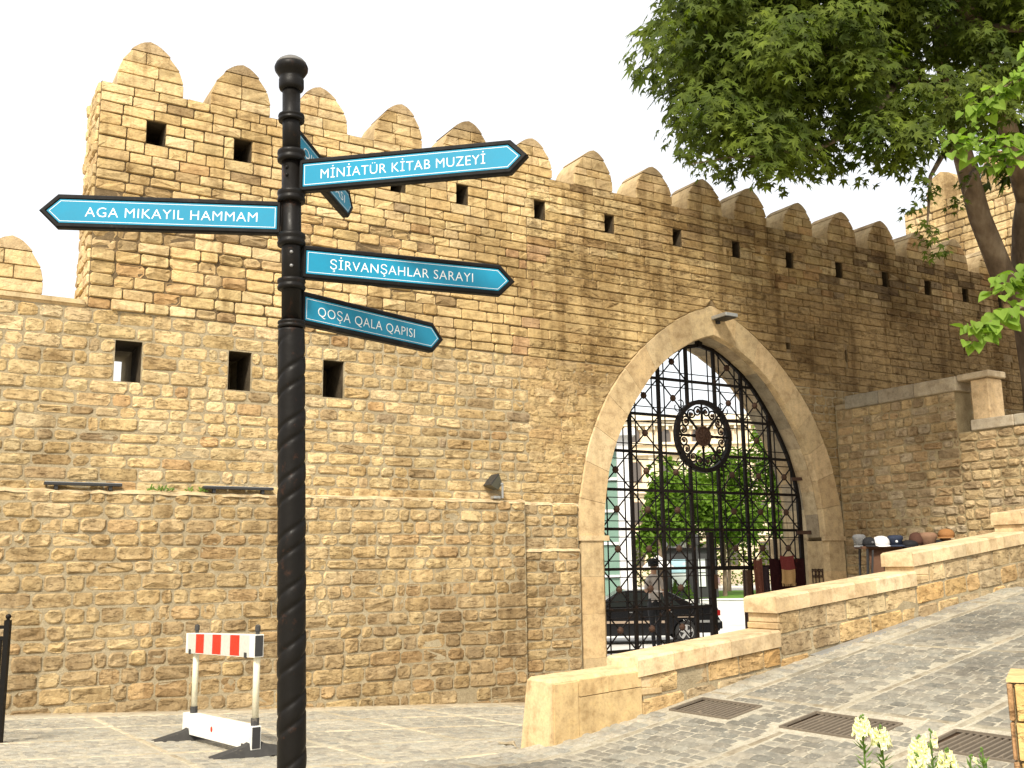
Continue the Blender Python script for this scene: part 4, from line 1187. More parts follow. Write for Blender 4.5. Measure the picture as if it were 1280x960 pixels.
# side=+1: the face whose normal is to the right of the pointing direction
sign(3.31, -97.7, 1.20, 'AGA MIKAYIL HAMMAM', -1, .165, .985)
sign(3.53, 101.1, 1.22, 'MİNİATÜR KİTAB MUZEYİ', 1, .165, 1.01)
sign(3.09, 68.7, 1.19, 'ŞİRVANŞAHLAR SARAYI', 1, .19, .95)
sign(2.86, 40.0, 1.06, 'QOŞA QALA QAPISI', 1, .15, .83)
sign(3.735, 7.4, 1.03, 'QIZ QALASI', 1, .13, .86)

# ============================================================ BARRIER
bar_ = empty('traffic_barrier', (-2.61, 9.25, 0), 'low white portable barrier with red stripes and dark rubber feet in front of the wall', 'barrier')
FA, FB = Vector((-3.05, 9.85, gz(-3.05, 9.85))), Vector((-2.17, 8.66, gz(-2.17, 8.66)))
bd = (FB - FA); bdh = Vector((bd.x, bd.y, 0)).normalized(); bn = Vector((-bdh.y, bdh.x, 0)) * -1
if bn.y > 0: bn = -bn
for F_ in (FA, FB):
    m_ = MB(); pr = [(-.36, .0), (-.36, .025), (-.10, .085), (-.045, .115), (.045, .115), (.10, .085), (.36, .025), (.36, 0)]
    for sgn, w in ((1, .075),):
        low = [F_ + bn * a + Vector((0, 0, z)) - bdh * (.085 - z * .45) for a, z in pr]; hi = [F_ + bn * a + Vector((0, 0, z)) + bdh * (.085 - z * .45) for a, z in pr]
        m_.add(low + hi, [tuple(range(8)), tuple(range(8, 16))[::-1]] + [(i, 8 + i, 8 + (i + 1) % 8, (i + 1) % 8) for i in range(8)])
    m_.build('foot', M_rubber, bar_, fix=True)
    m_ = MB(); m_.tube([F_ + Vector((0, 0, .10)), F_ + Vector((0, 0, .30))], .034, 10); m_.build('post_socket', M_rubber, bar_)
    m_ = MB(); m_.tube([F_ + Vector((0, 0, .28)), F_ + Vector((0, 0, .96))], .028, 14); m_.build('post', M_cream, bar_, smooth=True)
    m_ = MB(); z = F_ + Vector((0, 0, .955)); m_.tube([z, z + Vector((0, 0, .055))], .017, 10); m_.tube([z + Vector((0, 0, .045)), z + Vector((0, 0, .085))], .023, 10); m_.lathe(z + Vector((0, 0, .085)), [(.023, 0), (.018, .012), (0, .018)], 10); m_.build('lamp_knob', M_rubber, bar_)
def board(z0, z1, nm, x0, x1, stripes):
    L_ = bd.length; m_ = MB()
    def B(x, z, o):
        p = FA + bdh * x; p.z = lerp(FA.z, FB.z, x / L_) + z; return p + bn * o
    m_.add([B(x, z, o) for x in (x0, x1) for z in (z0, z1) for o in (-.03, .055)], [(0, 1, 3, 2), (4, 6, 7, 5), (0, 4, 5, 1), (2, 3, 7, 6), (0, 2, 6, 4), (1, 5, 7, 3)])
    bo = m_.build(nm, M_plastic, bar_, fix=True)
    e = MB(); e.add([B(x1 + o2, z, o) for o2 in (.001, .006) for z in (z0 + .008, z1 - .008) for o in (-.022, .046)], [(0, 1, 3, 2), (4, 6, 7, 5), (0, 4, 5, 1), (2, 3, 7, 6), (0, 2, 6, 4), (1, 5, 7, 3)]); e.build('end_cap', M_dark, bo, fix=True)
    if stripes:
        a = x0 + .06; b = x1 - .10; n = 7; w = (b - a) / n
        for i in range(n):
            s = MB(); g = .0; s.add([B(a + w * i, z0 + .006, .0565), B(a + w * (i + 1), z0 + .006, .0565), B(a + w * (i + 1), z1 - .006, .0565), B(a + w * i, z1 - .006, .0565)], [(0, 1, 2, 3)]); s.build('stripe', M_red if i % 2 else M_lgrey, bo, fix=False)
    else:
        s = MB(); s.lathe(B(lerp(x0, x1, .46), (z0 + z1) / 2, .055), [(.024, 0), (.024, .003), (0, .004)], 14, bn); s.build('red_reflector', M_red, bo)
    for x in (x0 + .13, x1 - .17):
        s = MB(); s.box(B(x, z0 + .015, .058), bdh * .022, bn * .006, Vector((0, 0, .022))); s.build('clip', M_rubber, bo)
board(.79, .975, 'top_board', -.14, bd.length + .06, True)
board(.055, .24, 'bottom_board', -.14, bd.length + .06, False)

# ============================================================ RAILING AT THE LEFT EDGE
rl = empty('iron_railing', (-4.9, 9.3, .05), 'black iron railing with ball topped end post at the left edge of the plaza', 'railing')
x0 = -4.60
m_ = MB(); m_.box((x0, 9.3, .58), (.024, 0, 0), (0, .024, 0), (0, 0, .56)); m_.build('end_post', M_black, rl)
m_ = MB(); m_.lathe((x0, 9.3, 1.14), [(.02, 0), (.012, .01), (.022, .02), (.026, .034), (.018, .05), (0, .056)], 12); m_.build('ball', M_black, rl, smooth=True)
for z in (1.08, .98, .12):
    m_ = MB(); m_.bar((x0, 9.3, z), (x0 - 2.4, 9.2, z), .03, .03); m_.build('rail', M_black, rl)
for i in range(24):
    x = x0 - .05 - i * .095; m_ = MB(); m_.box((x, 9.3 - (x0 - x) / 24, .55), (.009, 0, 0), (0, .009, 0), (0, 0, .45)); m_.build('baluster', M_black, rl)

# ============================================================ LAMPS ON THE WALL
fl = empty('floodlight', W(-.40, 2.56, .08), 'small grey square floodlight tilted upwards on the ledge at the corner of the base wall', 'floodlight')
c = W(-.40, 2.80, .12)
m_ = MB(); ax = (WD * -.75 + Vector((0, 0, .66))).normalized(); sx = WN; up = ax.cross(sx).normalized()
q0 = [c + sx * a * .12 + up * b * .115 + ax * .10 for a, b in ((-1, -1), (1, -1), (1, 1), (-1, 1))]; q1 = [c + sx * a * .07 + up * b * .06 - ax * .06 for a, b in ((-1, -1), (1, -1), (1, 1), (-1, 1))]
m_.add(q0 + q1, [(0, 1, 2, 3), (7, 6, 5, 4)] + [(i, 4 + i, 4 + (i + 1) % 4, (i + 1) % 4) for i in range(4)]); hs = m_.build('housing', M_lamp, fl, fix=True)
m_ = MB(); m_.box(c + ax * .105, sx * .12, up * .115, ax * .008); m_.build('glass', M_dark, hs)
m_ = MB(); m_.box(c + WN * .13 - Vector((0, 0, .10)) + WD * .05, WD * .016, WN * .004, Vector((0, 0, .12))); m_.box(c - Vector((0, 0, .20)), WD * .06, WN * .05, Vector((0, 0, .02))); m_.build('bracket', M_steel, fl)
m_ = MB(); m_.lathe(c + WN * .122 + WD * .04 - Vector((0, 0, .0)), [(.02, 0), (.02, .02), (0, .025)], 10, WN); m_.build('pivot_bolt', M_steel, fl)
for (u0, u1, lb) in ((-6.84, -5.93, 'slim grey strip light on the ledge at far left'), (-4.90, -3.95, 'slim grey strip light on the ledge just left of the signpost shaft')):
    o = empty('strip_light', W((u0 + u1) / 2, 2.60, .09), lb, 'strip light', 'strip lights on the wall ledge')
    m_ = MB(); m_.box(W((u0 + u1) / 2, 2.635, .09), WD * (u1 - u0) / 2, WN * .05, Vector((0, 0, .016))); m_.build('light_housing', M_dark, o)
    m_ = MB(); m_.box(W((u0 + u1) / 2, 2.655, .085), WD * (u1 - u0) / 2 * .99, WN * .046, Vector((0, 0, .004))); m_.build('cover', M_steel, o)
    for f in (.15, .85): m_ = MB(); m_.box(W(lerp(u0, u1, f), 2.595, .09), WD * .02, WN * .03, Vector((0, 0, .03))); m_.build('bracket', M_dark, o)
al = empty('arch_lamp', W(4.47, 6.08, .1), 'flat grey lamp projecting from the top of the arch surround', 'lamp')
m_ = MB(); m_.box(W(4.5, 6.05, .24), WD * .15, WN * .20 , Vector((0, 0, .035)), ch=.008); m_.build('lamp_housing', M_steel, al)
m_ = MB(); m_.box(W(4.5, 6.006, .25), WD * .13, WN * .16, Vector((0, 0, .006))); m_.build('lens', M_dark, al)
m_ = MB(); m_.box(W(4.5, 6.0, .05), WD * .04, WN * .03, Vector((0, 0, .05))); m_.build('bracket', M_dark, al)

# tufts growing on the ledge
for i, (u, n_) in enumerate(((-5.45, 26), (-4.98, 14))):
    m_ = MB()
    for k in range(n_):
        p = W(u + U(-.16, .16), 2.58, U(.02, .14)); d = Vector((U(-1, 1), U(-1, 1), U(.3, 1.6))).normalized(); s = d.cross(Vector((U(-1, 1), U(-1, 1), 0))).normalized()
        l = U(.03, .08); m_.add([p - s * .008, p + s * .008, p + d * l + s * .012, p + d * l * 1.2, p + d * l - s * .012], [(0, 1, 2, 3, 4)], jit((1, 1, 1), .2))
    tag(m_.build('wall_weed', M_herb), ['small green weed growing on the ledge, the bushier one', 'tiny sparse weed on the ledge nearer the signpost'][i], 'weed', 'weeds on the wall ledge')

# ============================================================ STALL WITH CAPS
def cap_mesh(c, r, brim_az, crown_h, mats, nm, lab, cat='cap', brim=.09, flat=False):
    o = empty(nm, c, lab, cat, 'hats and caps on the souvenir stall'); r *= 1.18; crown_h *= 1.2
    prof = [(r * .98, 0), (r, crown_h * .35), (r * .93, crown_h * .62), (r * .7, crown_h * .88), (r * .3, crown_h), (0, crown_h * 1.02)] if not flat else [(r * .9, 0), (r * .95, crown_h * .5), (r * 1.08, crown_h * .62), (r * 1.1, crown_h * .85), (r * .8, crown_h), (0, crown_h * 1.04)]
    m_ = MB(); m_.lathe(c, prof, 14); m_.build('crown', mats[0], o, smooth=True, fix=True)
    if brim > 0:
        m_ = MB(); a = rad(brim_az); n = 10; vs = []
        for k in range(n + 1):
            t = a - 1.1 + 2.2 * k / n; e = 1 - ((k / n - .5) * 2) ** 2; d = Vector((math.sin(t), math.cos(t), 0))
            vs += [c + d * r * .97 + Vector((0, 0, .012)), c + d * (r + brim * (e ** .5)) - Vector((0, 0, .012 * e)), c + d * (r + brim * (e ** .5)) - Vector((0, 0, .012 * e + .006)), c + d * r * .97]
        m_.add(vs, [(4 * k + q, 4 * k + (q + 1) % 4, 4 * k + 4 + (q + 1) % 4, 4 * k + 4 + q) for k in range(n) for q in range(4)]); m_.build('brim', mats[1], o, fix=True)
    if len(mats) > 2:
        t = rad(brim_az); d = Vector((math.sin(t), math.cos(t), 0)); m_ = MB(); m_.lathe(c + d * r * .95 + Vector((0, 0, crown_h * .4)), [(.022, 0), (.018, .014), (0, .016)], 10, d); m_.build('badge', mats[2], o)
    return o
M_cblack = paint('black_cap_felt', (.012, .012, .014), .9); M_cwhite = paint('white_cap_cloth', (.75, .73, .72), .9); M_cnavy = paint('navy_cap_cloth', (.025, .035, .065), .8)
M_cgrey = paint('grey_hat_cloth', (.16, .16, .16), .9, 0, .2, (.5, .48, .42), .3, 30); M_cbr = paint('brown_fur', (.10, .05, .035), .95, 0, .1, (.04, .02, .015), .8, 50); M_corg = paint('tan_orange_cap_cloth', (.30, .14, .045), .85)
M_wood = paint('dark_brown_board', (.11, .055, .03), .7, 0, .2, (.05, .025, .015), .2, 8); M_tan = paint('tan_fur', (.27, .16, .10), .95, 0, .1, (.14, .08, .05), .8, 40)
gs = .62
st = empty('hat_stand', (6.1, 17.05, gs), 'dark folding souvenir stand holding a row of caps beside the arch column', 'stand')
m_ = MB(); m_.box((6.10, 17.0, 1.765), (.33, 0, 0), (0, .2, 0), (0, 0, .02)); m_.build('top_board', M_wood, st)
m_ = MB(); m_.box((6.16, 16.86, 1.50), (.26, 0, -.0), (0, .012, 0), (0, .05, .25)); m_.build('front_panel', M_wood, st)
for x in (5.86, 6.42):
    for y in (16.82, 17.2): m_ = MB(); m_.bar((x, y, 1.75), (x - .08 if x < 6 else x + .03, y - .05, gs - .02), .03, .03); m_.build('leg', M_dark, st)
m_ = MB(); m_.box((6.14, 16.98, 1.18), (.28, 0, 0), (0, .18, 0), (0, 0, .012)); m_.build('shelf', M_wood, st)
for k in range(3):
    m_ = MB(); pts = [(6.12 + .07 * k, 16.79, 1.64), (6.10 + .07 * k, 16.77, 1.52), (6.13 + .07 * k, 16.78, 1.36), (6.11 + .07 * k, 16.78, 1.26)]; m_.tube(pts, .012, 5)
    tag(m_.build('hanging_strap', M_cblack), ['black strap hanging at the left of the stand front', 'black strap hanging in the middle of the stand front', 'black strap hanging at the right of the stand front'][k], 'strap', 'straps hanging from the hat stand')
cap_mesh(Vector((5.80, 17.02, 1.79)), .085, 200, .16, (M_cgrey, M_cgrey), 'cap', 'grey and white knitted cap at the left end of the hat stand', brim=.03, flat=True)
cap_mesh(Vector((5.93, 16.92, 1.79)), .095, 170, .12, (M_cblack, M_cblack, M_grey), 'cap', 'black cap with a badge between the grey cap and the white one')
cap_mesh(Vector((6.12, 16.9, 1.79)), .12, 190, .135, (M_cwhite, M_cwhite), 'cap', 'white cap in the middle of the stand', brim=.05)
cap_mesh(Vector((6.36, 16.9, 1.79)), .10, 190, .14, (M_cnavy, M_cnavy, M_white), 'cap', 'navy peaked cap with white badge at the right end of the stand', flat=True)
for k, (x, z, m1, lab, r, h) in enumerate(((5.98, 1.20, M_corg, 'small orange souvenir on the lower shelf of the stand', .06, .07), (6.12, 1.20, M_cgrey, 'grey beret on the lower shelf of the stand', .09, .07), (6.33, 1.20, M_cblack, 'black peaked cap on the lower shelf of the stand', .10, .09))):
    cap_mesh(Vector((x, 16.86, z)), r, 180, h, (m1, m1, M_white) if k == 2 else (m1, m1), 'cap', lab, brim=.05)
st2 = empty('hat_table', (6.85, 17.05, .8), 'low black table with fur hats behind the parapet', 'table')
m_ = MB(); m_.box((6.83, 17.0, 1.735), (.36, 0, 0), (0, .24, 0), (0, 0, .03)); m_.build('table_top', M_cblack, st2)
for x in (6.53, 7.13):
    for y in (16.83, 17.2): m_ = MB(); m_.bar((x, y, 1.72), (x, y, .7), .03, .03); m_.build('leg', M_dark, st2)
cap_mesh(Vector((6.60, 16.95, 1.77)), .13, 180, .09, (M_cblack, M_cblack), 'hat', 'flat black cap at the left of the black table', 'hat')
cap_mesh(Vector((6.74, 16.98, 1.80)), .10, 180, .17, (M_cbr, M_cbr), 'fur_hat', 'dark brown fur hat, tallest on the black table', 'hat', brim=0)
cap_mesh(Vector((6.93, 16.97, 1.77)), .12, 180, .19, (M_tan, M_tan), 'fur_hat', 'tan fur hat beside the dark brown one', 'hat', brim=.03, flat=True)
cap_mesh(Vector((7.10, 16.95, 1.77)), .09, 180, .09, (M_cblack, M_cblack), 'hat', 'flat black cap at the right of the black table', 'hat')
hs_ = empty('display_head', (7.26, 17.05, .8), 'pale wooden display stump under the orange brown cap', 'display stand')
m_ = MB(); m_.lathe((7.26, 17.05, .75), [(.10, 0), (.10, .3), (.085, .32), (.085, .98), (.092, 1.0), (.085, 1.02), (.09, 1.14), (.05, 1.2), (0, 1.2)], 14); m_.build('stump', M_tan, hs_, smooth=False)
cap_mesh(Vector((7.26, 17.0, 1.915)), .115, 215, .12, (M_corg, M_corg), 'cap', 'orange brown military cap on the pale stump', brim=.08)
tag((lambda m_: (m_.box((5.86, 16.72, 1.22), (.012, 0, .0), (0, .012, 0), (.05, 0, .5)), m_.bar((5.98, 16.72, .7), (5.93, 16.75, 1.30), .02), m_.build('tripod', M_dark))[-1])(MB()), 'black tripod leaning in front of the hat stand', 'tripod')
# small rusty rack against the right column
rk = MB()
RKP = lambda s, z: W(7.0, z, -.06 - .26 * s)
for z in (.92, 1.04, 1.12, 1.24, 1.38): rk.tube([RKP(0, z), RKP(1, z)], .010, 5)
for s in (0, .36, .7, 1): rk.tube([RKP(s, .7), RKP(s, 1.40)], .010, 5)
for i in range(3): rk.tube([RKP(.18 + .34 * i + .14 * math.cos(t), 1.31 + .05 * math.sin(t)) for t in [k * .7 for k in range(10)]], .009, 4)
tag(rk.build('wire_rack', M_boss), 'small rusty wire rack leaning on the right column of the arch', 'rack')

# cloths on the gate
def cloth(name, lab, u0, u1, z0, z1, off, bands, fringe=None, rip=.03, cat='scarf'):
    o = empty(name, W((u0 + u1) / 2, z0, off), lab, cat, 'cloths hanging on the gate')
    nu, nz_ = 14, 12
    def P(i, j):
        a = i / nu; b = j / nz_
        return W(lerp(u0, u1, a) + .015 * math.sin(b * 5), lerp(z0, z1, b) - .02 * math.sin(a * math.pi), off + rip * math.sin(a * 11 + b) * (1.1 - b) + .01)
    for bi, (b0, b1, mat, nm) in enumerate(bands):
        m_ = MB(); j0, j1 = round(b0 * nz_), round(b1 * nz_)
        vs = [P(i, j) for j in range(j0, j1 + 1) for i in range(nu + 1)]; vb_ = [p - WN * .008 for p in vs]; k = len(vs); w = nu + 1
        fs = [(j * w + i, j * w + i + 1, (j + 1) * w + i + 1, (j + 1) * w + i) for j in range(j1 - j0) for i in range(nu)]
        m_.add(vs + vb_, fs + [tuple(k + x for x in f[::-1]) for f in fs]); m_.build(nm, mat, o, smooth=True)
    if fringe:
        m_ = MB()
        for i in range(16): a = W(lerp(u0, u1, i / 15) + .012, z0 + .0, off + rip * math.sin(i / 15 * 11) + .01); m_.bar(a, a - Vector((U(-.01, .01), 0, .06)), .008)
        m_.build('fringe', fringe, o)
    return o
M_c1 = paint('dull_red_cloth', (.15, .022, .02), .9); M_c2 = paint('ochre_cloth', (.42, .26, .11), .9); M_c3 = paint('dark_maroon_carpet', (.022, .005, .006), .95, 0, .1, (.06, .014, .01), .4, 12); M_c4 = paint('near_black_carpet', (.018, .008, .01), .95); M_c5 = paint('brown_patterned_carpet', (.12, .045, .03), .95, 0, .1, (.3, .15, .08), .3, 30)
cloth('carpet', 'dark maroon carpet filling the right end of the gate', 5.92, 6.86, .15, 1.60, GO + .07, ((0, 1, M_c3, 'carpet_cloth'),), cat='carpet')
cloth('carpet', 'near black carpet between the brown carpet and the striped scarf', 5.74, 5.93, .15, 1.47, GO + .05, ((0, 1, M_c4, 'carpet_cloth'),), cat='carpet')
cloth('carpet', 'narrow brown patterned carpet hanging nearest the open wicket', 5.50, 5.73, .15, 1.60, GO + .08, ((0, 1, M_c5, 'carpet_cloth'),), cat='carpet')
cloth('striped_scarf', 'red and ochre striped scarf with fringe hanging over the maroon carpet', 6.16, 6.53, 1.14, 1.66, GO + .12, ((0, .5, M_c2, 'ochre_half'), (.5, 1, M_c1, 'red_half')), M_c2, .012)

# ============================================================ PEOPLE
M_skin = paint('skin', (.42, .24, .15), .6); M_hair = paint('dark_hair', (.02, .015, .012), .7)
M_shirt = paint('pale_patterned_shirt', (.48, .43, .38), .85, 0, .2, (.16, .12, .11), .1, 16); M_trou = paint('dark_trousers', (.012, .012, .014), .85)
M_top = paint('pink_white_top', (.55, .38, .38), .85, 0, .2, (.2, .18, .3), .1, 10); M_jean = paint('blue_grey_skirt', (.10, .11, .16), .85)
def person(lab, base, h, face, armL, armR, mats, stride=.06, hat=None, hair_long=False, skirt=False):
    """one continuous skinned body; base on the ground, face = azimuth it looks to"""
    root = empty('person', base, lab, 'person'); k = h / 1.75; a = rad(face)
    fx = Vector((math.cos(a), -math.sin(a), 0)); fy = Vector((math.sin(a), math.cos(a), 0))
    def P(x, y, z): return base + (fx * x + fy * y) * k + Vector((0, 0, z * k))
    V = []; E_ = []; RR = []
    def add(p, r, par=None):
        V.append(P(*p)); RR.append(r * k)
        if par is not None: E_.append((par, len(V) - 1))
        return len(V) - 1
    pel = add((0, 0, .95), .13); ws = add((0, 0, 1.10), .115, pel); ch = add((0, .0, 1.28), .14, ws); sh = add((0, -.01, 1.42), .105, ch); nk = add((0, 0, 1.50), .052, sh); hd0 = add((0, .01, 1.56), .062, nk); hd = add((0, .015, 1.65), .085, hd0); tp = add((0, .01, 1.72), .062, hd)
    for s, arm in ((-1, armL), (1, armR)):
        s1 = add((s * .155, 0, 1.40), .055, sh); e1 = add((s * arm[0][0], arm[0][1], arm[0][2]), .04, s1); w1 = add((s * arm[1][0], arm[1][1], arm[1][2]), .028, e1)
        d = Vector(arm[1]) - Vector(arm[0]); d.normalize(); hnd = add((s * (arm[1][0] + d.x * .07), arm[1][1] + d.y * .07, arm[1][2] + d.z * .07), .034, w1)
        for q in range(5):
            sp = (q - 2) * .016; ln = [.05, .075, .085, .08, .06][q]
            f1 = add((s * (arm[1][0] + d.x * (.08 + ln * .5) + sp), arm[1][1] + d.y * (.1 + ln * .5) + .01, arm[1][2] + d.z * (.1 + ln * .5)), .009, hnd)
            add((s * (arm[1][0] + d.x * (.08 + ln) + sp), arm[1][1] + d.y * (.1 + ln) + .022, arm[1][2] + d.z * (.1 + ln)), .007, f1)
        st_ = stride * s
        h1 = add((s * .095, 0, .88), .095, pel); kn = add((s * .10, st_ * .6 + .01, .50), .06, h1); an = add((s * .10, st_, .09), .038, kn); toe = add((s * .115, st_ + .15, .035), .036, an)
    me = bpy.data.meshes.new('body'); me.from_pydata([tuple(v) for v in V], E_, []); o = bpy.data.objects.new('body', me); COL.objects.link(o)
    sk = o.modifiers.new('skin', 'SKIN'); sl = me.skin_vertices[0].data if me.skin_vertices else None
    if sl is None:
        bpy.context.view_layer.update(); me.skin_vertices.new if hasattr(me.skin_vertices, 'new') else None
    bm = bmesh.new(); bm.from_mesh(me); lay = bm.verts.layers.skin.verify()
    for v, r in zip(bm.verts, RR): v[lay].radius = (r, r * .92)
    bm.verts.ensure_lookup_table(); bm.verts[0][lay].use_root = True; bm.to_mesh(me); bm.free()
    sk.use_smooth_shade = True; ss = o.modifiers.new('sub', 'SUBSURF'); ss.levels = 1; ss.render_levels = 1
    me2 = bpy.data.meshes.new_from_object(o.evaluated_get(bpy.context.evaluated_depsgraph_get())); bpy.data.objects.remove(o)
    for m in mats: me2.materials.append(m)        # skin, top, bottom, shoes
    for p in me2.polygons:
        z = (p.center.z - base.z) / k; c = p.center - base; lat = abs(c.dot(fx)) / k
        up = c.dot(fy) / k
        if z > 1.49: p.material_index = 0
        elif lat > .2 and (z < arm_low(armL, armR)): p.material_index = 0
        elif z > .97: p.material_index = 1
        elif z > .07: p.material_index = 2
        else: p.material_index = 3
    for v in me2.vertices: v.co -= base
    b = bpy.data.objects.new('body', me2); COL.objects.link(b); b.parent = root
    m_ = MB(); hc = P(0, -.015, 1.665)
    m_.lathe(hc, [(.094 * k, -.03 * k), (.099 * k, .02 * k), (.088 * k, .07 * k), (.05 * k, .105 * k), (0, .115 * k)], 12); m_.build('hair', M_hair, root, smooth=True, fix=True)
    if hair_long: m_ = MB(); m_.tube([P(0, -.05, 1.68), P(0, -.085, 1.58), P(0, -.09, 1.42)], [.08 * k, .075 * k, .03 * k], 8); m_.build('hair', M_hair, root, smooth=True)
    if hat: m_ = MB(); m_.lathe(P(0, 0, 1.69), [(.11 * k, 0), (.112 * k, .05 * k), (.08 * k, .10 * k), (0, .12 * k)], 12); m_.box(P(0, .13, 1.695), fx * .07 * k, fy * .06 * k, Vector((0, 0, .006))); m_.build('cap', hat, root, smooth=False, fix=True)
    if skirt: m_ = MB(); m_.lathe(P(0, 0, .5), [(.2 * k, 0), (.17 * k, .3 * k), (.13 * k, .5 * k), (.05 * k, .52 * k)], 12); m_.build('skirt', mats[2], root, smooth=True, fix=True)
    for s in (-1, 1):
        m_ = MB(); m_.lathe(P(s * .032, .092, 1.655), [(.011 * k, -.004), (.009 * k, .004 * k), (0, .006 * k)], 6, fy); m_.build('eye', M_hair, root)
    m_ = MB(); m_.add([P(0, .088, 1.655), P(-.014, .09, 1.61), P(.014, .09, 1.61), P(0, .122, 1.617)], [(0, 1, 3), (0, 3, 2), (1, 2, 3)]); m_.build('nose', M_skin, root)
    m_ = MB(); m_.box(P(0, .084, 1.578), fx * .022 * k, fy * .006 * k, Vector((0, 0, .005 * k))); m_.build('mouth', M_c1, root)
    return root
def arm_low(a, b): return 1.2
DOWN = ((.24, .0, 1.16), (.27, .04, .93)); BENT = ((.23, .02, 1.15), (.15, .24, 1.15))
person('person in dark cap and pale patterned top standing behind the gate lattice', Vector((2.80, 20.5, -.33 + .16)), 1.76, 150, DOWN, BENT, (M_skin, M_shirt, M_trou, M_dark), hat=M_cblack)
person('woman in light top walking with a child on the far lawn path', Vector((17.85, 86, -.83)), 1.68, 200, BENT, DOWN, (M_skin, M_top, M_jean, M_dark), .16, hair_long=True)
person('small child in pink beside the walking woman', Vector((17.15, 85.6, -.83)), 1.1, 210, DOWN, DOWN, (M_skin, M_top, M_top, M_dark), .1)

# ============================================================ CAR
M_car = paint('black_car_paint', (.004, .004, .005), .14, 0, .35); M_glass = paint('tinted_car_glass', (.012, .015, .015), .1, 0, .4); M_chrome = paint('chrome_trim', (.6, .6, .6), .15, 1); M_trim = paint('brown_side_moulding', (.30, .23, .17), .35); M_tyre = paint('tyre_rubber', (.02, .02, .02), .85); M_rim = paint('silver_alloy', (.6, .6, .6), .3, .7); M_tail = paint('red_tail_lamp', (.35, .01, .01), .2)
CX, CY, CZ_ = 6.04, 30.1, -.83          # rear bumper, near side
car = empty('parked_car', (CX - 2.3, CY + .85, CZ_), 'black saloon car parked beyond the gate, seen from its side', 'car')
def CP(x, y, z): return Vector((CX - x * 1.03, CY + y, CZ_ + z * 1.085))     # x from rear bumper to front, y across
Wd = 1.74
def arcpts(cx, r, n=9): return [(cx + r * math.cos(math.pi * k / n), .30 + r * math.sin(math.pi * k / n)) for k in range(n, -1, -1)]
lowp = [(.04, .35), (.0, .45), (.0, .62), (.06, .72), (.05, .9), (.1, 1.0), (.75, 1.04), (1.15, .98), (3.35, .97), (3.6, .95), (4.5, .82), (4.66, .72), (4.7, .5), (4.62, .28)] + arcpts(3.78, .36)[::-1] + [(3.3, .24), (1.5, .24)] + arcpts(1.0, .36)[::-1] + [(.3, .3)]
def loft_side(prof, insets):
    """extrude a side outline across the car with edges drawn in at both flanks"""
    m_ = MB(); n = len(prof); cx = sum(p[0] for p in prof) / n; cz = sum(p[1] for p in prof) / n; vs = []
    for y, ins in insets:
        for x, z in prof:
            dx, dz = x - cx, z - cz; vs.append(CP(cx + dx * (1 - ins * .35), y, z - (ins * .6 * max(0, z - .6)) ))
    k = len(insets); fs = [(i * n + j, i * n + (j + 1) % n, (i + 1) * n + (j + 1) % n, (i + 1) * n + j) for i in range(k - 1) for j in range(n)]
    m_.add(vs, fs + [tuple(range(n)), tuple(range((k - 1) * n, k * n))[::-1]]); return m_
loft_side(lowp, [(.03, .06), (.0, .02), (.04, .0), (Wd - .04, .0), (Wd, .02), (Wd - .03 + .04, .06)]).build('body', M_car, car, smooth=False, fix=True)
cab = [(.70, 1.0), (1.40, 1.38), (1.60, 1.42), (2.6, 1.44), (2.85, 1.41), (3.62, .94)]
m_ = MB(); n = len(cab); vs = []
for y in (.06, .22): 
    for x, z in cab: vs.append(CP(x, y if z < 1.1 else y + (.0 if y > .1 else .13), z - (.015 if y < .1 and z > 1.3 else 0)))
for y in (Wd - .22, Wd - .06):
    for x, z in cab: vs.append(CP(x, y if z < 1.1 else y - (.0 if y < Wd - .1 else .13), z))
m_.add(vs, [(i * n + j, i * n + (j + 1) % n, (i + 1) * n + (j + 1) % n, (i + 1) * n + j) for i in range(3) for j in range(n)] + [tuple(range(n)), tuple(range(3 * n, 4 * n))[::-1]]); m_.build('cabin', M_car, car, fix=True)
def sidep(x, z): # point on the near cabin flank
    t = (z - 1.0) / .42; return CP(x, .06 + .13 * clamp(t, 0, 1) - .006, z)
for q in ([(1.12, 1.03), (1.52, 1.33), (1.84, 1.36), (1.84, 1.02)], [(1.90, 1.02), (1.90, 1.365), (2.62, 1.385), (2.62, 1.01)], [(2.68, 1.01), (2.68, 1.38), (2.84, 1.36), (3.42, .99)]):
    m_ = MB(); m_.prism([sidep(x, z) for x, z in q], Vector((0, .004, 0))); m_.build('side_window', M_glass, car, fix=True)
m_ = MB(); m_.add([CP(.78, .2, 1.065), CP(1.36, .28, 1.375), CP(1.36, Wd - .28, 1.375), CP(.78, Wd - .2, 1.065)], [(0, 1, 2, 3)]); m_.build('rear_window', M_glass, car)
m_ = MB(); m_.add([CP(3.56, .2, .998), CP(2.9, .28, 1.395), CP(2.9, Wd - .28, 1.395), CP(3.56, Wd - .2, .998)], [(0, 1, 2, 3)]); m_.build('windscreen', M_glass, car)
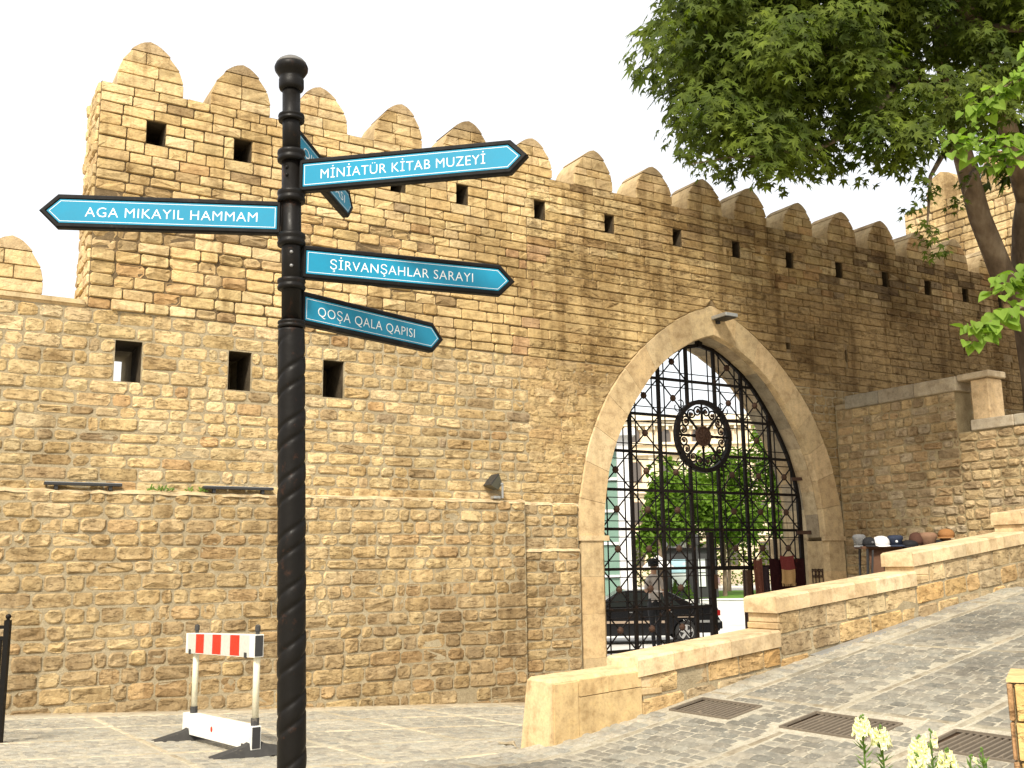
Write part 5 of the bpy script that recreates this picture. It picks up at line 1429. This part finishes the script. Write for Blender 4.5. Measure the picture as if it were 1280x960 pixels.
for x in (1.0, 3.78):
    for y in (.02, Wd - .2):
        m_ = MB(); m_.lathe(CP(x, y, .32), [(.2, 0), (.3, .0), (.32, .03), (.32, .16), (.3, .19), (.2, .19)], 28, (0, 1, 0)); w_ = m_.build('wheel', M_tyre, car, smooth=False, fix=True)
        m_ = MB(); yy = y - .004 if y < 1 else y + .19
        m_.lathe(CP(x, yy, .32), [(.0, .02), (.205, .02), (.215, -.004), (.20, -.006), (.19, .012), (0, .014)], 28, (0, 1, 0))
        for k in range(5):
            t = 2 * math.pi * k / 5 + .3; d = Vector((math.cos(t), 0, math.sin(t))); c0 = CP(x, yy, .32); m_.bar(c0 + d * .02, c0 + d * .2, .075, .02, (0, 1, 0))
        m_.lathe(CP(x, yy - .012, .32), [(.05, .01), (.045, -.005), (0, -.008)], 12, (0, 1, 0)); m_.build('rim', M_rim, w_, fix=True)
m_ = MB(); m_.box(CP(2.4, -.006, .60), (.88, 0, 0), (0, .008, 0), (0, 0, .035)); m_.build('side_moulding', M_trim, car)
m_ = MB(); m_.box(CP(.32, -.004, .60), (.3, 0, 0), (0, .008, 0), (0, 0, .035)); m_.build('side_moulding', M_steel, car)
m_ = MB(); m_.box(CP(1.0, -.004, .72), (.24, 0, 0), (0, .006, 0), (0, 0, .012)); m_.build('side_moulding', M_trim, car)
for x in (1.46, 2.5): m_ = MB(); m_.box(CP(x, -.01, .86), (.11, 0, 0), (0, .014, 0), (0, 0, .014)); m_.build('door_handle', M_chrome, car)
m_ = MB(); m_.box(CP(.04, Wd / 2, .5), (.08, 0, 0), (0, Wd / 2 + .01, 0), (0, 0, .11), ch=.02); m_.build('rear_bumper', M_car, car)
for y in (.16, Wd - .16): m_ = MB(); m_.box(CP(.055, y, .82), (.05, 0, 0), (0, .16, 0), (0, 0, .08), ch=.01); m_.build('tail_lamp', M_tail, car)
m_ = MB(); m_.box(CP(4.68, Wd / 2, .45), (.08, 0, 0), (0, Wd / 2, 0), (0, 0, .12), ch=.02); m_.build('front_bumper', M_car, car)
for y in (.2, Wd - .2): m_ = MB(); m_.box(CP(4.62, y, .68), (.07, 0, 0), (0, .16, 0), (0, 0, .07), ch=.01); m_.build('headlight', M_steel, car)
m_ = MB(); m_.box(CP(3.2, -.10, 1.02), (.06, 0, 0), (0, .09, 0), (0, 0, .06), ch=.015); m_.build('wing_mirror', M_car, car)

# ============================================================ BEYOND THE GATE
gb = -.83
def sheet(nm, pts, z, mat):
    m_ = MB(); m_.add([(x, y, z) for x, y in pts], [tuple(range(len(pts)))]); return tag(m_.build(nm, mat, fix=False), kind='structure')
sheet('lawn', [(5, 62), (21, 60), (60, 60), (60, 80), (5, 80)], gb + .03, M_grass)
sheet('footpath', [(0, 80.1), (70, 80.1), (70, 94), (0, 94)], gb + .02, M_road)
sheet('near_lawn', [(13.2, 54), (40, 47), (40, 57), (14.5, 57.5)], gb + .03, M_grass)
for (a, b) in (((5, 61.7), (60, 59.7)), ((13.0, 53.8), (40, 46.8)), ((14.4, 57.8), (40, 57.3))):
    m_ = MB(); m_.bar((a[0], a[1], gb + .05), (b[0], b[1], gb + .05), .25, .14); tag(m_.build('kerb', M_cwhite), kind='structure')
def leafball(mb, c, r, n, size, up=.5, shade=.25, kind=0):
    for _ in range(n):
        d = Vector((random.gauss(0, 1), random.gauss(0, 1), random.gauss(0, 1))).normalized(); rr = R() ** .4
        p = Vector(c) + Vector((d.x * r[0], d.y * r[1], d.z * r[2])) * rr
        nn = (d * .6 + Vector((U(-1, 1), U(-1, 1), U(-.2, 1.2) + up))).normalized(); a = nn.orthogonal().normalized(); b = nn.cross(a); t = U(0, 6.28)
        a, b = a * math.cos(t) + b * math.sin(t), b * math.cos(t) - a * math.sin(t); s = size * U(.6, 1.3)
        mb.add([p - a * s, p - b * s * .5 + nn * s * .1, p + a * s, p + b * s * .5 + nn * s * .1], [(0, 1, 2, 3)], jit((1, 1, 1), shade))
def park_tree(x, y, h, cr, lab, n=3000, size=.25, trunk=.16, group='trees in the park beyond the gate'):
    t = empty('park_tree', (x, y, gb), lab, 'tree', group)
    m_ = MB(); m_.tube([(x, y, gb - .1), (x + .1, y, gb + h * .3), (x - .1, y + .1, gb + h * .6)], [trunk, trunk * .75, trunk * .4], 8)
    for k in range(4): a = k * 1.6; m_.tube([(x, y, gb + h * (.3 + .07 * k)), (x + math.cos(a) * cr * .6, y + math.sin(a) * cr * .6, gb + h * (.55 + .08 * k))], [trunk * .5, trunk * .15], 6)
    m_.build('trunk', M_bark, t)
    m_ = MB()
    for k in range(12):
        a = U(0, 6.28); q = U(.1, .75); z = gb + h * U(.42, .9); f = 1 - abs((z - gb) / h - .6) * 1.2
        leafball(m_, (x + math.cos(a) * cr * q * f, y + math.sin(a) * cr * q * f, z), (cr * .42, cr * .42, h * .13), n // 12, size)
    m_.build('crown', M_bgleaf, t)
tl = ['bright green round park tree behind the middle of the gate', 'taller bright park tree seen right of the rosette', 'dense park tree at the right side of the gate opening', 'park tree behind the kiosk dome', 'low park tree near the green glazed building', 'park tree just behind the scarf', 'far park tree between the lamp and the hedge']
for (x, y, h, cr), lb in zip(((11.4, 66, 9.3, 3.0), (14.0, 68, 10.0, 3.2), (17.6, 66, 11.8, 3.6), (12.6, 74, 9.5, 2.8), (8.6, 60, 7.6, 1.7), (20.5, 72, 10.5, 3.4), (16.4, 78, 9.5, 3.6)), tl): park_tree(x, y, h, cr, lb)
for i, (x, y) in enumerate(((9.2, 62.5), (9.9, 62.8), (10.6, 62.5))):
    t = empty('cone_shrub', (x, y, gb), ['left one of the three clipped cone shrubs on the lawn', 'middle one of the three clipped cone shrubs on the lawn', 'right one of the three clipped cone shrubs on the lawn'][i], 'shrub', 'cone shrubs on the lawn')
    m_ = MB(); m_.tube([(x, y, gb), (x, y, gb + .7)], .04, 6); m_.build('stem', M_bark, t)
    m_ = MB()
    for k in range(5): leafball(m_, (x, y, gb + .2 + k * .22), (.42 - k * .08, .42 - k * .08, .18), 110, .07)
    m_.build('foliage', M_bgleaf, t)
hd = empty('hedge', (20, 95, gb), 'long dark green clipped hedge behind the far path', 'hedge')
m_ = MB()
for k in range(60): leafball(m_, (2 + k * .9, 95 + U(-.3, .3), gb + .9), (.8, .6, .9), 60, .17)
m_.build('foliage', M_plane, hd)
m_ = MB()
for k in range(40): leafball(m_, (-2 + k * 1.3, 97.5 + U(-.5, .5), gb + 3.2 + U(-.6, 1.0)), (1.4, .8, 1.9), 80, .3)
tag(m_.build('far_trees', M_plane), 'dark mass of trees behind the hedge', 'trees', kind='stuff')
# kiosk
ks = empty('kiosk', (10.7, 66.6, gb), 'dark park kiosk with grey domed roof and bright posters', 'kiosk')
M_roof = paint('grey_roof_metal', (.35, .34, .33), .5, .2); M_post1 = paint('pale_blue_poster', (.40, .62, .70), .5, 0, .3, (.75, .75, .65), 0, 3); M_post2 = paint('pale_poster', (.60, .64, .62), .5)
m_ = MB(); m_.box((11.2, 66.8, gb + 1.55), (1.9, 0, 0), (0, 1.2, 0), (0, 0, 1.55)); m_.build('body', M_dark, ks)
m_ = MB(); m_.lathe((10.7, 66.8, gb + 3.2), [(1.0, 0), (1.0, .35), (.8, .42), (.72, .7), (.45, 1.05), (.1, 1.5), (0, 1.55)], 10); m_.build('dome_roof', M_roof, ks)
m_ = MB(); m_.box((11.2, 66.8, gb + 3.12), (2.1, 0, 0), (0, 1.4, 0), (0, 0, .08)); m_.build('eaves', M_black, ks)
for x, w, m1 in ((10.55, .48, M_post1), (12.0, .3, M_post2)):
    for z, m2 in ((gb + 2.05, m1), (gb + 1.15, M_post2)): m_ = MB(); m_.box((x, 65.55, z), (w, 0, 0), (0, .03, 0), (0, 0, .42)); m_.build('poster', m2, ks)
# market umbrella left of the kiosk
um = empty('parasol', (8.5, 60, gb), 'pale striped parasol beside the kiosk', 'parasol')
m_ = MB(); m_.lathe((8.5, 60, gb + 2.0), [(1.0, 0), (.6, .35), (0, .75)], 8); m_.build('canopy', M_cwhite, um); m_ = MB(); m_.tube([(8.5, 60, gb), (8.5, 60, gb + 2.7)], .03, 6); m_.build('pole', M_dark, um)
# cream building
M_cream_w = paint('cream_facade_plaster', (.72, .60, .42), .9, 0, .2, None, .1, 1.5); M_cream_t = paint('cream_cornice', (.78, .68, .52), .9, 0, .2, None, 0, 3); M_win = paint('dark_window_glass', (.10, .085, .075), .25, 0, .5); M_sh = paint('brown_window_frame', (.26, .17, .11), .7)
bl = empty('cream_building', (18, 102, gb), 'long cream stone building with cornices and arched upper windows behind the park trees', 'building')
m_ = MB(); m_.box((16, 108, 8.4 + gb), (21, 0, 0), (0, 6, 0), (0, 0, 8.4)); m_.build('wall', M_cream_w, bl)
for z, d, h in ((16.8, .9, .28), (16.2, .55, .22), (14.2, .3, .12), (13.2, .45, .22), (9.3, .35, .18), (5.0, .3, .2)):
    m_ = MB(); m_.box((16, 102 - d / 2, z + gb), (21.3, 0, 0), (0, d / 2, 0), (0, 0, h)); m_.build('cornice', M_cream_t, bl)
m_ = MB()
for k in range(60): m_.box((-4.5 + k * .7, 101.75, gb + 15.75), (.14, 0, 0), (0, .24, 0), (0, 0, .16))
m_.build('dentils', M_cream_t, bl, kind='stuff')
me = {}
for k in range(12):
    x = -3.2 + k * 3.15
    for z, h, arched in ((14.9, .6, True), (11.3, .95, False), (7.2, 1.0, False), (3.0, 1.1, False)):
        if (h, arched, 'f') not in me:
            a = MB()
            pts = [(-.42, -h), (.42, -h), (.42, h * .5)] + [(.42 * math.cos(t), h * .5 + .42 * math.sin(t)) for t in [math.pi * q / 8 for q in range(1, 8)]] + [(-.42, h * .5)] if arched else [(-.45, -h), (.45, -h), (.45, h), (-.45, h)]
            a.prism([(x_ * 1.22, 0, z_ * 1.08) for x_, z_ in pts], (0, -.12, 0)); me[h, arched, 'f'] = a.mesh('window', M_sh)
            b = MB(); b.prism([(x_, -.125, z_) for x_, z_ in pts], (0, -.02, 0)); b.box((0, -.16, 0), (.03, 0, 0), (0, .02, 0), (0, 0, h)); me[h, arched, 'p'] = b.mesh('pane', M_win)
        o = bpy.data.objects.new('window', me[h, arched, 'f']); COL.objects.link(o); o.parent = bl; o.location = Vector((x, 102, z + gb)) - bl.location
        o2 = bpy.data.objects.new('pane', me[h, arched, 'p']); COL.objects.link(o2); o2.parent = o
    m_ = MB(); m_.box((x + 1.57, 101.93, gb + 11.2), (.3, 0, 0), (0, .08, 0), (0, 0, 1.9)); m_.build('pilaster', M_cream_t, bl)
# green glazed building at the left
gl = empty('glazed_building', (4.2, 46, gb), 'pale grey pillared building with green glazing at the left of the gate view', 'building')
M_pg = paint('pale_grey_cladding', (.62, .62, .62), .7); M_gg = paint('green_tinted_glazing', (.16, .26, .21), .3, 0, .5)
m_ = MB(); m_.box((1.0, 48.5, 3.6 + gb), (4.1, 0, 0), (0, 2.9, 0), (0, 0, 4.4)); m_.build('wall', M_gg, gl)
for x in (4.98, 2.6, .2, -2.2): m_ = MB(); m_.box((x, 45.4, gb + 4.1), (.27, 0, 0), (0, .27, 0), (0, 0, 4.1)); m_.build('pillar', M_pg, gl)
for z in (.3, 1.75, 3.2, 4.65, 6.1, 7.9): m_ = MB(); m_.box((1.2, 45.55, gb + z), (3.5, 0, 0), (0, .06, 0), (0, 0, .06)); m_.build('transom', M_pg, gl)
m_ = MB(); m_.box((1.2, 48, gb + 8.15), (4.3, 0, 0), (0, 3.3, 0), (0, 0, .15)); m_.build('roof_slab', M_pg, gl)
# street lamp stem in front of the trees
m_ = MB(); m_.tube([(9.9, 55, gb), (9.9, 55, gb + 3.2)], .05, 8); m_.lathe((9.9, 55, gb + 3.2), [(.05, 0), (.18, .1), (.2, .4), (.1, .55), (0, .6)], 10); tag(m_.build('street_lamp', M_dark), 'dark park lamp post on the road side seen through the gate', 'lamp post')

# ============================================================ PLANE TREE
random.seed(77)
ptree = empty('plane_tree', (9.35, 18.2, 3.7), 'big plane tree with mottled trunk overhanging the wall from the right terrace', 'tree')
TR = [(9.95, 18.4, 3.6), (9.8, 18.2, 4.8), (9.62, 18.0, 6.2), (9.62, 17.8, 7.6), (9.75, 17.4, 9.0), (9.5, 16.6, 11.0), (8.9, 15.6, 13.0)]
m_ = MB(); m_.tube(TR, [.42, .35, .33, .27, .24, .18, .1], 16); m_.build('trunk', M_bark, ptree, smooth=True)
LIMBS = [([(9.6, 18.0, 6.1), (9.05, 17.8, 6.75), (8.6, 17.5, 7.7), (8.2, 17.1, 8.8), (7.6, 16.2, 9.6), (7.1, 15.2, 10.4)], [.24, .21, .19, .17, .13, .07]),
         ([(7.8, 16.6, 9.2), (7.0, 15.4, 9.2), (6.1, 14.4, 9.0), (5.2, 13.6, 8.8), (4.3, 13.0, 8.6)], [.12, .1, .08, .06, .03]),
         ([(9.66, 17.75, 8.0), (8.5, 16.2, 9.4), (7.6, 15.0, 10.2), (6.4, 14.0, 10.6), (5.0, 13.2, 10.4)], [.2, .15, .12, .08, .04]),
         ([(6.1, 14.4, 9.0), (5.4, 14.0, 8.0), (4.4, 13.3, 7.3), (3.4, 12.6, 6.9)], [.07, .05, .035, .015]),
         ([(7.1, 15.2, 10.2), (8.2, 14.6, 9.8), (8.4, 14.2, 9.9)], [.08, .06, .03]),
         ([(8.05, 17.0, 8.8), (7.2, 15.6, 8.2), (6.3, 14.2, 7.2), (6.0, 13.8, 6.2)], [.07, .05, .03, .012]),
         ([(5.2, 13.6, 8.8), (4.3, 13.2, 8.9), (3.6, 13.0, 8.8)], [.05, .03, .01]),
         ([(3.4, 12.6, 6.9), (2.8, 12.2, 6.7), (2.3, 11.9, 6.5)], [.02, .012, .006]), ([(8.4, 17.0, 8.4), (7.6, 15.6, 7.8), (6.9, 14.5, 7.0)], [.06, .035, .012])]
for pts, rr in LIMBS: m_ = MB(); m_.tube(pts, rr, 10); m_.build('limb', M_bark, ptree, smooth=True)
def plane_leaf_pts():
    o = [(0, 0)]
    for ang, r in ((-78, .55), (-58, .32), (-38, .85), (-20, .42), (0, 1.0), (20, .42), (38, .85), (58, .32), (78, .55)): t = rad(ang); o.append((math.sin(t) * r, math.cos(t) * r))
    return o
PL = plane_leaf_pts()
def add_plane_leaf(mb, p, nn, size, tint):
    a = nn.orthogonal().normalized(); t = U(0, 6.28); b = nn.cross(a); a, b = a * math.cos(t) + b * math.sin(t), b * math.cos(t) - a * math.sin(t)
    if b.z > 0: a, b = -a, -b            # tips hang down
    mb.add([p + (a * x + b * y) * size - nn * (.18 * size * (x * x + y * y * .6)) for x, y in PL], [(0, i, i + 1) for i in range(1, len(PL) - 1)], tint)
CL = [(3.55, 12.79, 9.4), (4.41, 12.75, 9.19), (2.5, 12.45, 8.23), (7.53, 14.96, 10.21), (5.62, 13.9, 9.41), (3.15, 11.9, 6.55), (3.95, 13.1, 7.79), (7.87, 14.14, 10.23), (6.19, 14.55, 8.29), (4.81, 12.64, 9.34), (8.06, 14.5, 8.61), (5.0, 12.84, 8.36), (6.17, 14.43, 9.13), (3.02, 12.45, 8.54), (8.56, 14.17, 9.83), (6.15, 13.8, 9.36), (4.26, 13.36, 7.51), (2.47, 12.27, 8.69), (6.74, 13.66, 8.06), (3.57, 12.97, 8.73), (3.06, 12.35, 7.98), (5.42, 12.64, 6.95), (3.91, 12.99, 9.22), (4.38, 13.68, 10.28), (7.06, 13.9, 9.08), (9.28, 15.71, 9.79), (6.33, 13.56, 9.67), (7.33, 13.98, 8.63), (2.92, 12.27, 9.26), (8.98, 15.24, 10.95), (4.73, 12.74, 7.94), (2.75, 12.56, 7.57), (6.97, 13.61, 9.99), (3.96, 13.44, 7.25), (6.47, 13.35, 10.05), (5.04, 13.48, 7.66), (5.93, 12.99, 7.77), (8.4, 15.06, 9.66), (4.75, 13.88, 8.26), (4.45, 12.96, 8.48), (4.4, 12.39, 9.45), (2.95, 12.42, 7.1), (6.47, 13.93, 7.79), (3.32, 12.32, 7.66), (6.18, 14.15, 10.45), (5.75, 14.27, 8.64), (3.79, 12.13, 8.24), (2.51, 12.49, 9.56), (4.63, 13.91, 7.25), (4.2, 13.14, 8.21), (6.89, 14.59, 9.21), (3.38, 12.44, 7.12), (4.96, 12.7, 7.05), (8.15, 15.17, 10.33), (4.53, 12.37, 8.55), (7.36, 13.96, 8.03), (3.83, 12.9, 6.8), (2.81, 12.68, 6.95), (7.83, 13.72, 9.55), (3.42, 11.77, 7.74), (5.59, 13.51, 9.67), (2.6, 11.9, 7.0), (2.52, 12.77, 7.96), (2.78, 12.0, 8.68)]
SPR = [(1.98, 11.2, 7.91), (2.08, 11.4, 6.96), (2.42, 12.0, 6.5), (2.8, 12.4, 6.5), (2.25, 11.9, 6.6), (5.73, 13.6, 6.47), (5.84, 13.5, 6.87), (5.89, 13.7, 6.23), (6.13, 13.8, 5.9), (6.06, 13.8, 6.08), (6.16, 14.0, 6.88), (6.94, 14.5, 7.25), (6.82, 14.6, 6.9), (2.26, 11.0, 8.05)]
BIG = []  # unseen upper crown, added thick to shade the right of the wall
for _ in range(84): BIG.append((U(3.2, 13.5), U(12.0, 18.5), U(10.7, 14.2)))
for _ in range(16): BIG.append((U(9.6, 13.5), U(13, 18.5), U(8.2, 11.5)))
leaves = []
def spray(c, r, n, size):
    c = Vector(c)
    for _ in range(n):
        d = Vector((random.gauss(0, 1), random.gauss(0, 1), random.gauss(0, .8))); d.normalize(); q = R() ** .45
        p = c + Vector((d.x * r, d.y * r, d.z * r * .75)) * q
        nn = (Vector((d.x * .8 - .15, d.y * .8 - .55, .55 + .3 * d.z)) + Vector((U(-.5, .5), U(-.5, .5), U(-.4, .4)))).normalized()
        leaves.append((p, nn, size * U(.6, 1.2), jit((1, 1, 1), .34)))
for c in CL:
    c = (c[0], c[1], c[2] + .14)
    spray(c, U(.42, .66), 190, .15)
    spray(Vector(c) + Vector((U(-.2, .5), U(.5, 1.2), U(.2, .8))), U(.5, .75), 110, .17)
for c in SPR: spray(c, U(.16, .26), 18, .12)
for c in BIG: spray(c, U(.9, 1.3), 150, .34)
leaves.sort(key=lambda l: (l[0] - CAMP).length - l[2] * 8 + (20 if not in_view(l[0], .55) or (l[0] - CAMP).z / (l[0] - CAMP).y > .60 else 0))
lm = []
for k in range(6):
    m_ = MB(); add_plane_leaf(m_, Vector((0, 0, 0)), Vector((0, 0, 1)), .125, jit((1, 1, 1), .2)); lm.append(m_.mesh('leaf', M_plane))
for p, nn, s_, t in leaves[:300]:
    o = bpy.data.objects.new('leaf', random.choice(lm)); COL.objects.link(o); o.parent = ptree; o.location = p - ptree.location
    q = nn.to_track_quat('Z', 'Y'); o.rotation_euler = (q @ Matrix.Rotation(U(0, 6.28), 4, 'Z').to_quaternion()).to_euler(); k = s_ / .125; o.scale = (k, k, k)
m_ = MB()
for p, nn, s_, t in leaves[300:]: add_plane_leaf(m_, p, nn, s_, t)
m_.build('foliage', M_plane, ptree, kind='stuff')

# young tree at the right edge, bright heart shaped leaves
yt = empty('young_tree', (5.3, 7.1, gz(5.3, 7.1)), 'young tree reaching in from the right with bright green heart shaped leaves', 'tree')
def limb(pts, rr, nm='branch'): m_ = MB(); m_.tube(pts, rr, 8); return m_.build(nm, M_bark, yt, smooth=True)
z0 = gz(5.3, 7.1)
limb([(5.3, 7.1, z0 - .1), (5.2, 7.15, 2.4), (5.0, 7.2, 4.0), (4.9, 7.3, 5.6), (4.8, 7.3, 6.4)], [.07, .06, .05, .03, .015], 'trunk')
BR = [([(5.05, 7.2, 3.9), (4.5, 7.35, 4.5), (4.0, 7.45, 4.85), (3.5, 7.5, 4.85)], 34), ([(4.95, 7.25, 4.8), (4.4, 7.3, 5.2), (4.0, 7.35, 5.3), (3.72, 7.45, 5.1)], 34), ([(5.0, 7.2, 4.3), (4.4, 7.3, 4.75), (3.95, 7.45, 4.7), (3.72, 7.5, 4.72)], 26),
      ([(5.15, 7.15, 3.2), (4.3, 7.1, 3.75), (3.85, 7.05, 3.72), (3.55, 7.0, 3.5)], 20), ([(4.3, 7.1, 3.72), (3.8, 7.0, 3.42), (3.5, 7.0, 3.28), (3.30, 7.0, 3.19)], 24), ([(5.2, 7.15, 2.6), (4.3, 7.1, 3.1), (3.9, 7.05, 3.45), (3.62, 7.0, 3.62)], 14), ([(4.9, 7.3, 5.4), (4.5, 7.3, 5.7), (4.2, 7.3, 5.6), (4.0, 7.3, 5.25)], 30)]
hl = []
HP = [(0, 0), (.28, -.10), (.48, .08), (.50, .34), (.34, .66), (0, 1.08), (-.34, .66), (-.50, .34), (-.48, .08), (-.28, -.10)]
for k in range(4):
    m_ = MB(); t = jit((1, 1, 1), .2); m_.add([Vector((x, y, abs(x) * .35 - y * y * .18)) * .084 for x, y in HP], [(0, 1, 2, 3, 4, 5), (0, 5, 6, 7, 8, 9)], t); hl.append(m_.mesh('leaf', M_young))
cnt = 0
for pts, n_ in BR:
    limb(pts, [.022, .014, .009, .004]); pv = [Vector(p) for p in pts]
    for i in range(int(n_ * 2.3)):
        f = 1 - R() ** 1.6 * .62; s_ = f * (len(pv) - 1); k = min(int(s_), len(pv) - 2); p = pv[k].lerp(pv[k + 1], s_ - k)
        d = Vector((U(-1, 1), U(-1, .6), U(-1, .5))).normalized(); p2 = p + d * U(.03, .13)
        o = bpy.data.objects.new('leaf', random.choice(hl)); COL.objects.link(o); o.parent = yt; o.location = p2 - yt.location
        nn = Vector((U(-.7, .4), U(-1.0, .1), U(.2, 1))).normalized(); yv = (Vector((d.x * .6, d.y * .6, -.7))); yv = (yv - nn * yv.dot(nn)).normalized(); xv = yv.cross(nn)
        s = U(.7, 1.2); M = Matrix((xv, yv, nn)).transposed(); o.rotation_euler = M.to_euler(); o.scale = (s, s, s)
        cnt += 1

# ============================================================ FLOWER BED
fb = empty('flower_bed', (1.25, 3.2, .3), 'raised flower bed of dark soil below the right foreground', 'flower bed')
m_ = MB(); m_.box((1.5, 2.95, .36), (.9, 0, 0), (0, .55, 0), (0, 0, .36)); m_.build('bed_wall', M_ash, fb)
m_ = MB(); m_.box((1.5, 2.95, .73), (.85, 0, 0), (0, .5, 0), (0, 0, .02)); m_.build('soil', M_earth, fb)
def snap(x, y, ztop, nfl, lab, flw=True, lean=0):
    o = empty('snapdragon', (x, y, .74), lab, 'flower', 'pale snapdragons in the foreground bed')
    m_ = MB(); pts = [Vector((x + lean * .3, y, .72)), Vector((x + lean * .1, y, .9)), Vector((x, y, ztop))]; m_.tube(pts, [.004, .0035, .002], 6); m_.build('stem', M_herb, o)
    m_ = MB()
    for k in range(95):
        f = R(); p = pts[0].lerp(pts[1], f * 2) if f < .5 else pts[1].lerp(pts[2], (f - .5) * 1.5); t = U(0, 6.28); d = Vector((math.cos(t), math.sin(t), U(.3, 1.1))).normalized(); s = d.cross(Vector((0, 0, 1))).normalized(); l = U(.025, .05)
        m_.add([p, p + d * l * .5 + s * .004, p + d * l, p + d * l * .5 - s * .004], [(0, 1, 2, 3)], jit((1, 1, 1), .2))
    m_.build('leaves', M_herb, o, kind='stuff')
    nfl = int(nfl * 1.6)
    for k in range(nfl):
        t = k * 2.4; zz = ztop - .004 - (k / max(nfl, 1)) * .042; r = .007 + .012 * (k / max(nfl, 1)); c = Vector((x + math.cos(t) * r, y + math.sin(t) * r, zz)); d = Vector((math.cos(t), math.sin(t), .25)).normalized(); sd_ = d.cross(Vector((0, 0, 1))).normalized(); uu = sd_.cross(d)
        m_ = MB(); sz = .0088 + .0035 * (k / max(nfl, 1)); tt = jit((1, 1, 1), .1)
        for (a0, sgn) in ((.7, 1), (-.7, 1), (.35, -1), (0, -1), (-.35, -1)):
            b_ = (uu * sgn + sd_ * a0 * 1.5).normalized(); w = d.cross(b_)
            m_.add([c, c + d * sz * .9 + b_ * sz * .5 + w * sz * .6, c + d * sz * 1.1 + b_ * sz * 1.6, c + d * sz * .9 + b_ * sz * .5 - w * sz * .6], [(0, 1, 2, 3)], tt)
        m_.lathe(c, [(.003, 0), (sz * .55, sz * .5), (sz * .4, sz * 1.0), (0, sz * 1.1)], 6, d, tt)
        m_.build('flower', M_petal, o)
    if not flw: pass
    m_ = MB()
    for k in range(4): m_.lathe((x + U(-.005, .005), y, ztop + .0 + k * .003), [(.003, 0), (.004, .003), (0, .007)], 5)
    m_.build('buds', M_herb, o)
snap(1.025, 3.1, 1.128, 14, 'tall cream snapdragon at the left of the bed', lean=.02)
snap(1.085, 3.12, 1.095, 11, 'cream snapdragon second from the left, with leafy stem', lean=.06)
snap(1.150, 3.0, 1.085, 15, 'largest pale snapdragon in the middle of the bed')
snap(1.125, 2.96, 1.045, 9, 'low cream snapdragon in front of the largest one', lean=-.03)
snap(1.225, 3.1, 1.085, 3, 'thin snapdragon still mostly in green bud')
snap(1.235, 3.02, 1.045, 9, 'short cream snapdragon right of the budding one')
snap(1.315, 3.05, 1.02, 1, 'low green snapdragon shoot at the right, not yet in flower')
snap(1.375, 3.1, 1.03, 0, 'furthest right green snapdragon shoot without flowers')
snap(.935, 3.05, .985, 0, 'furthest left short green shoot beside the bed edge')
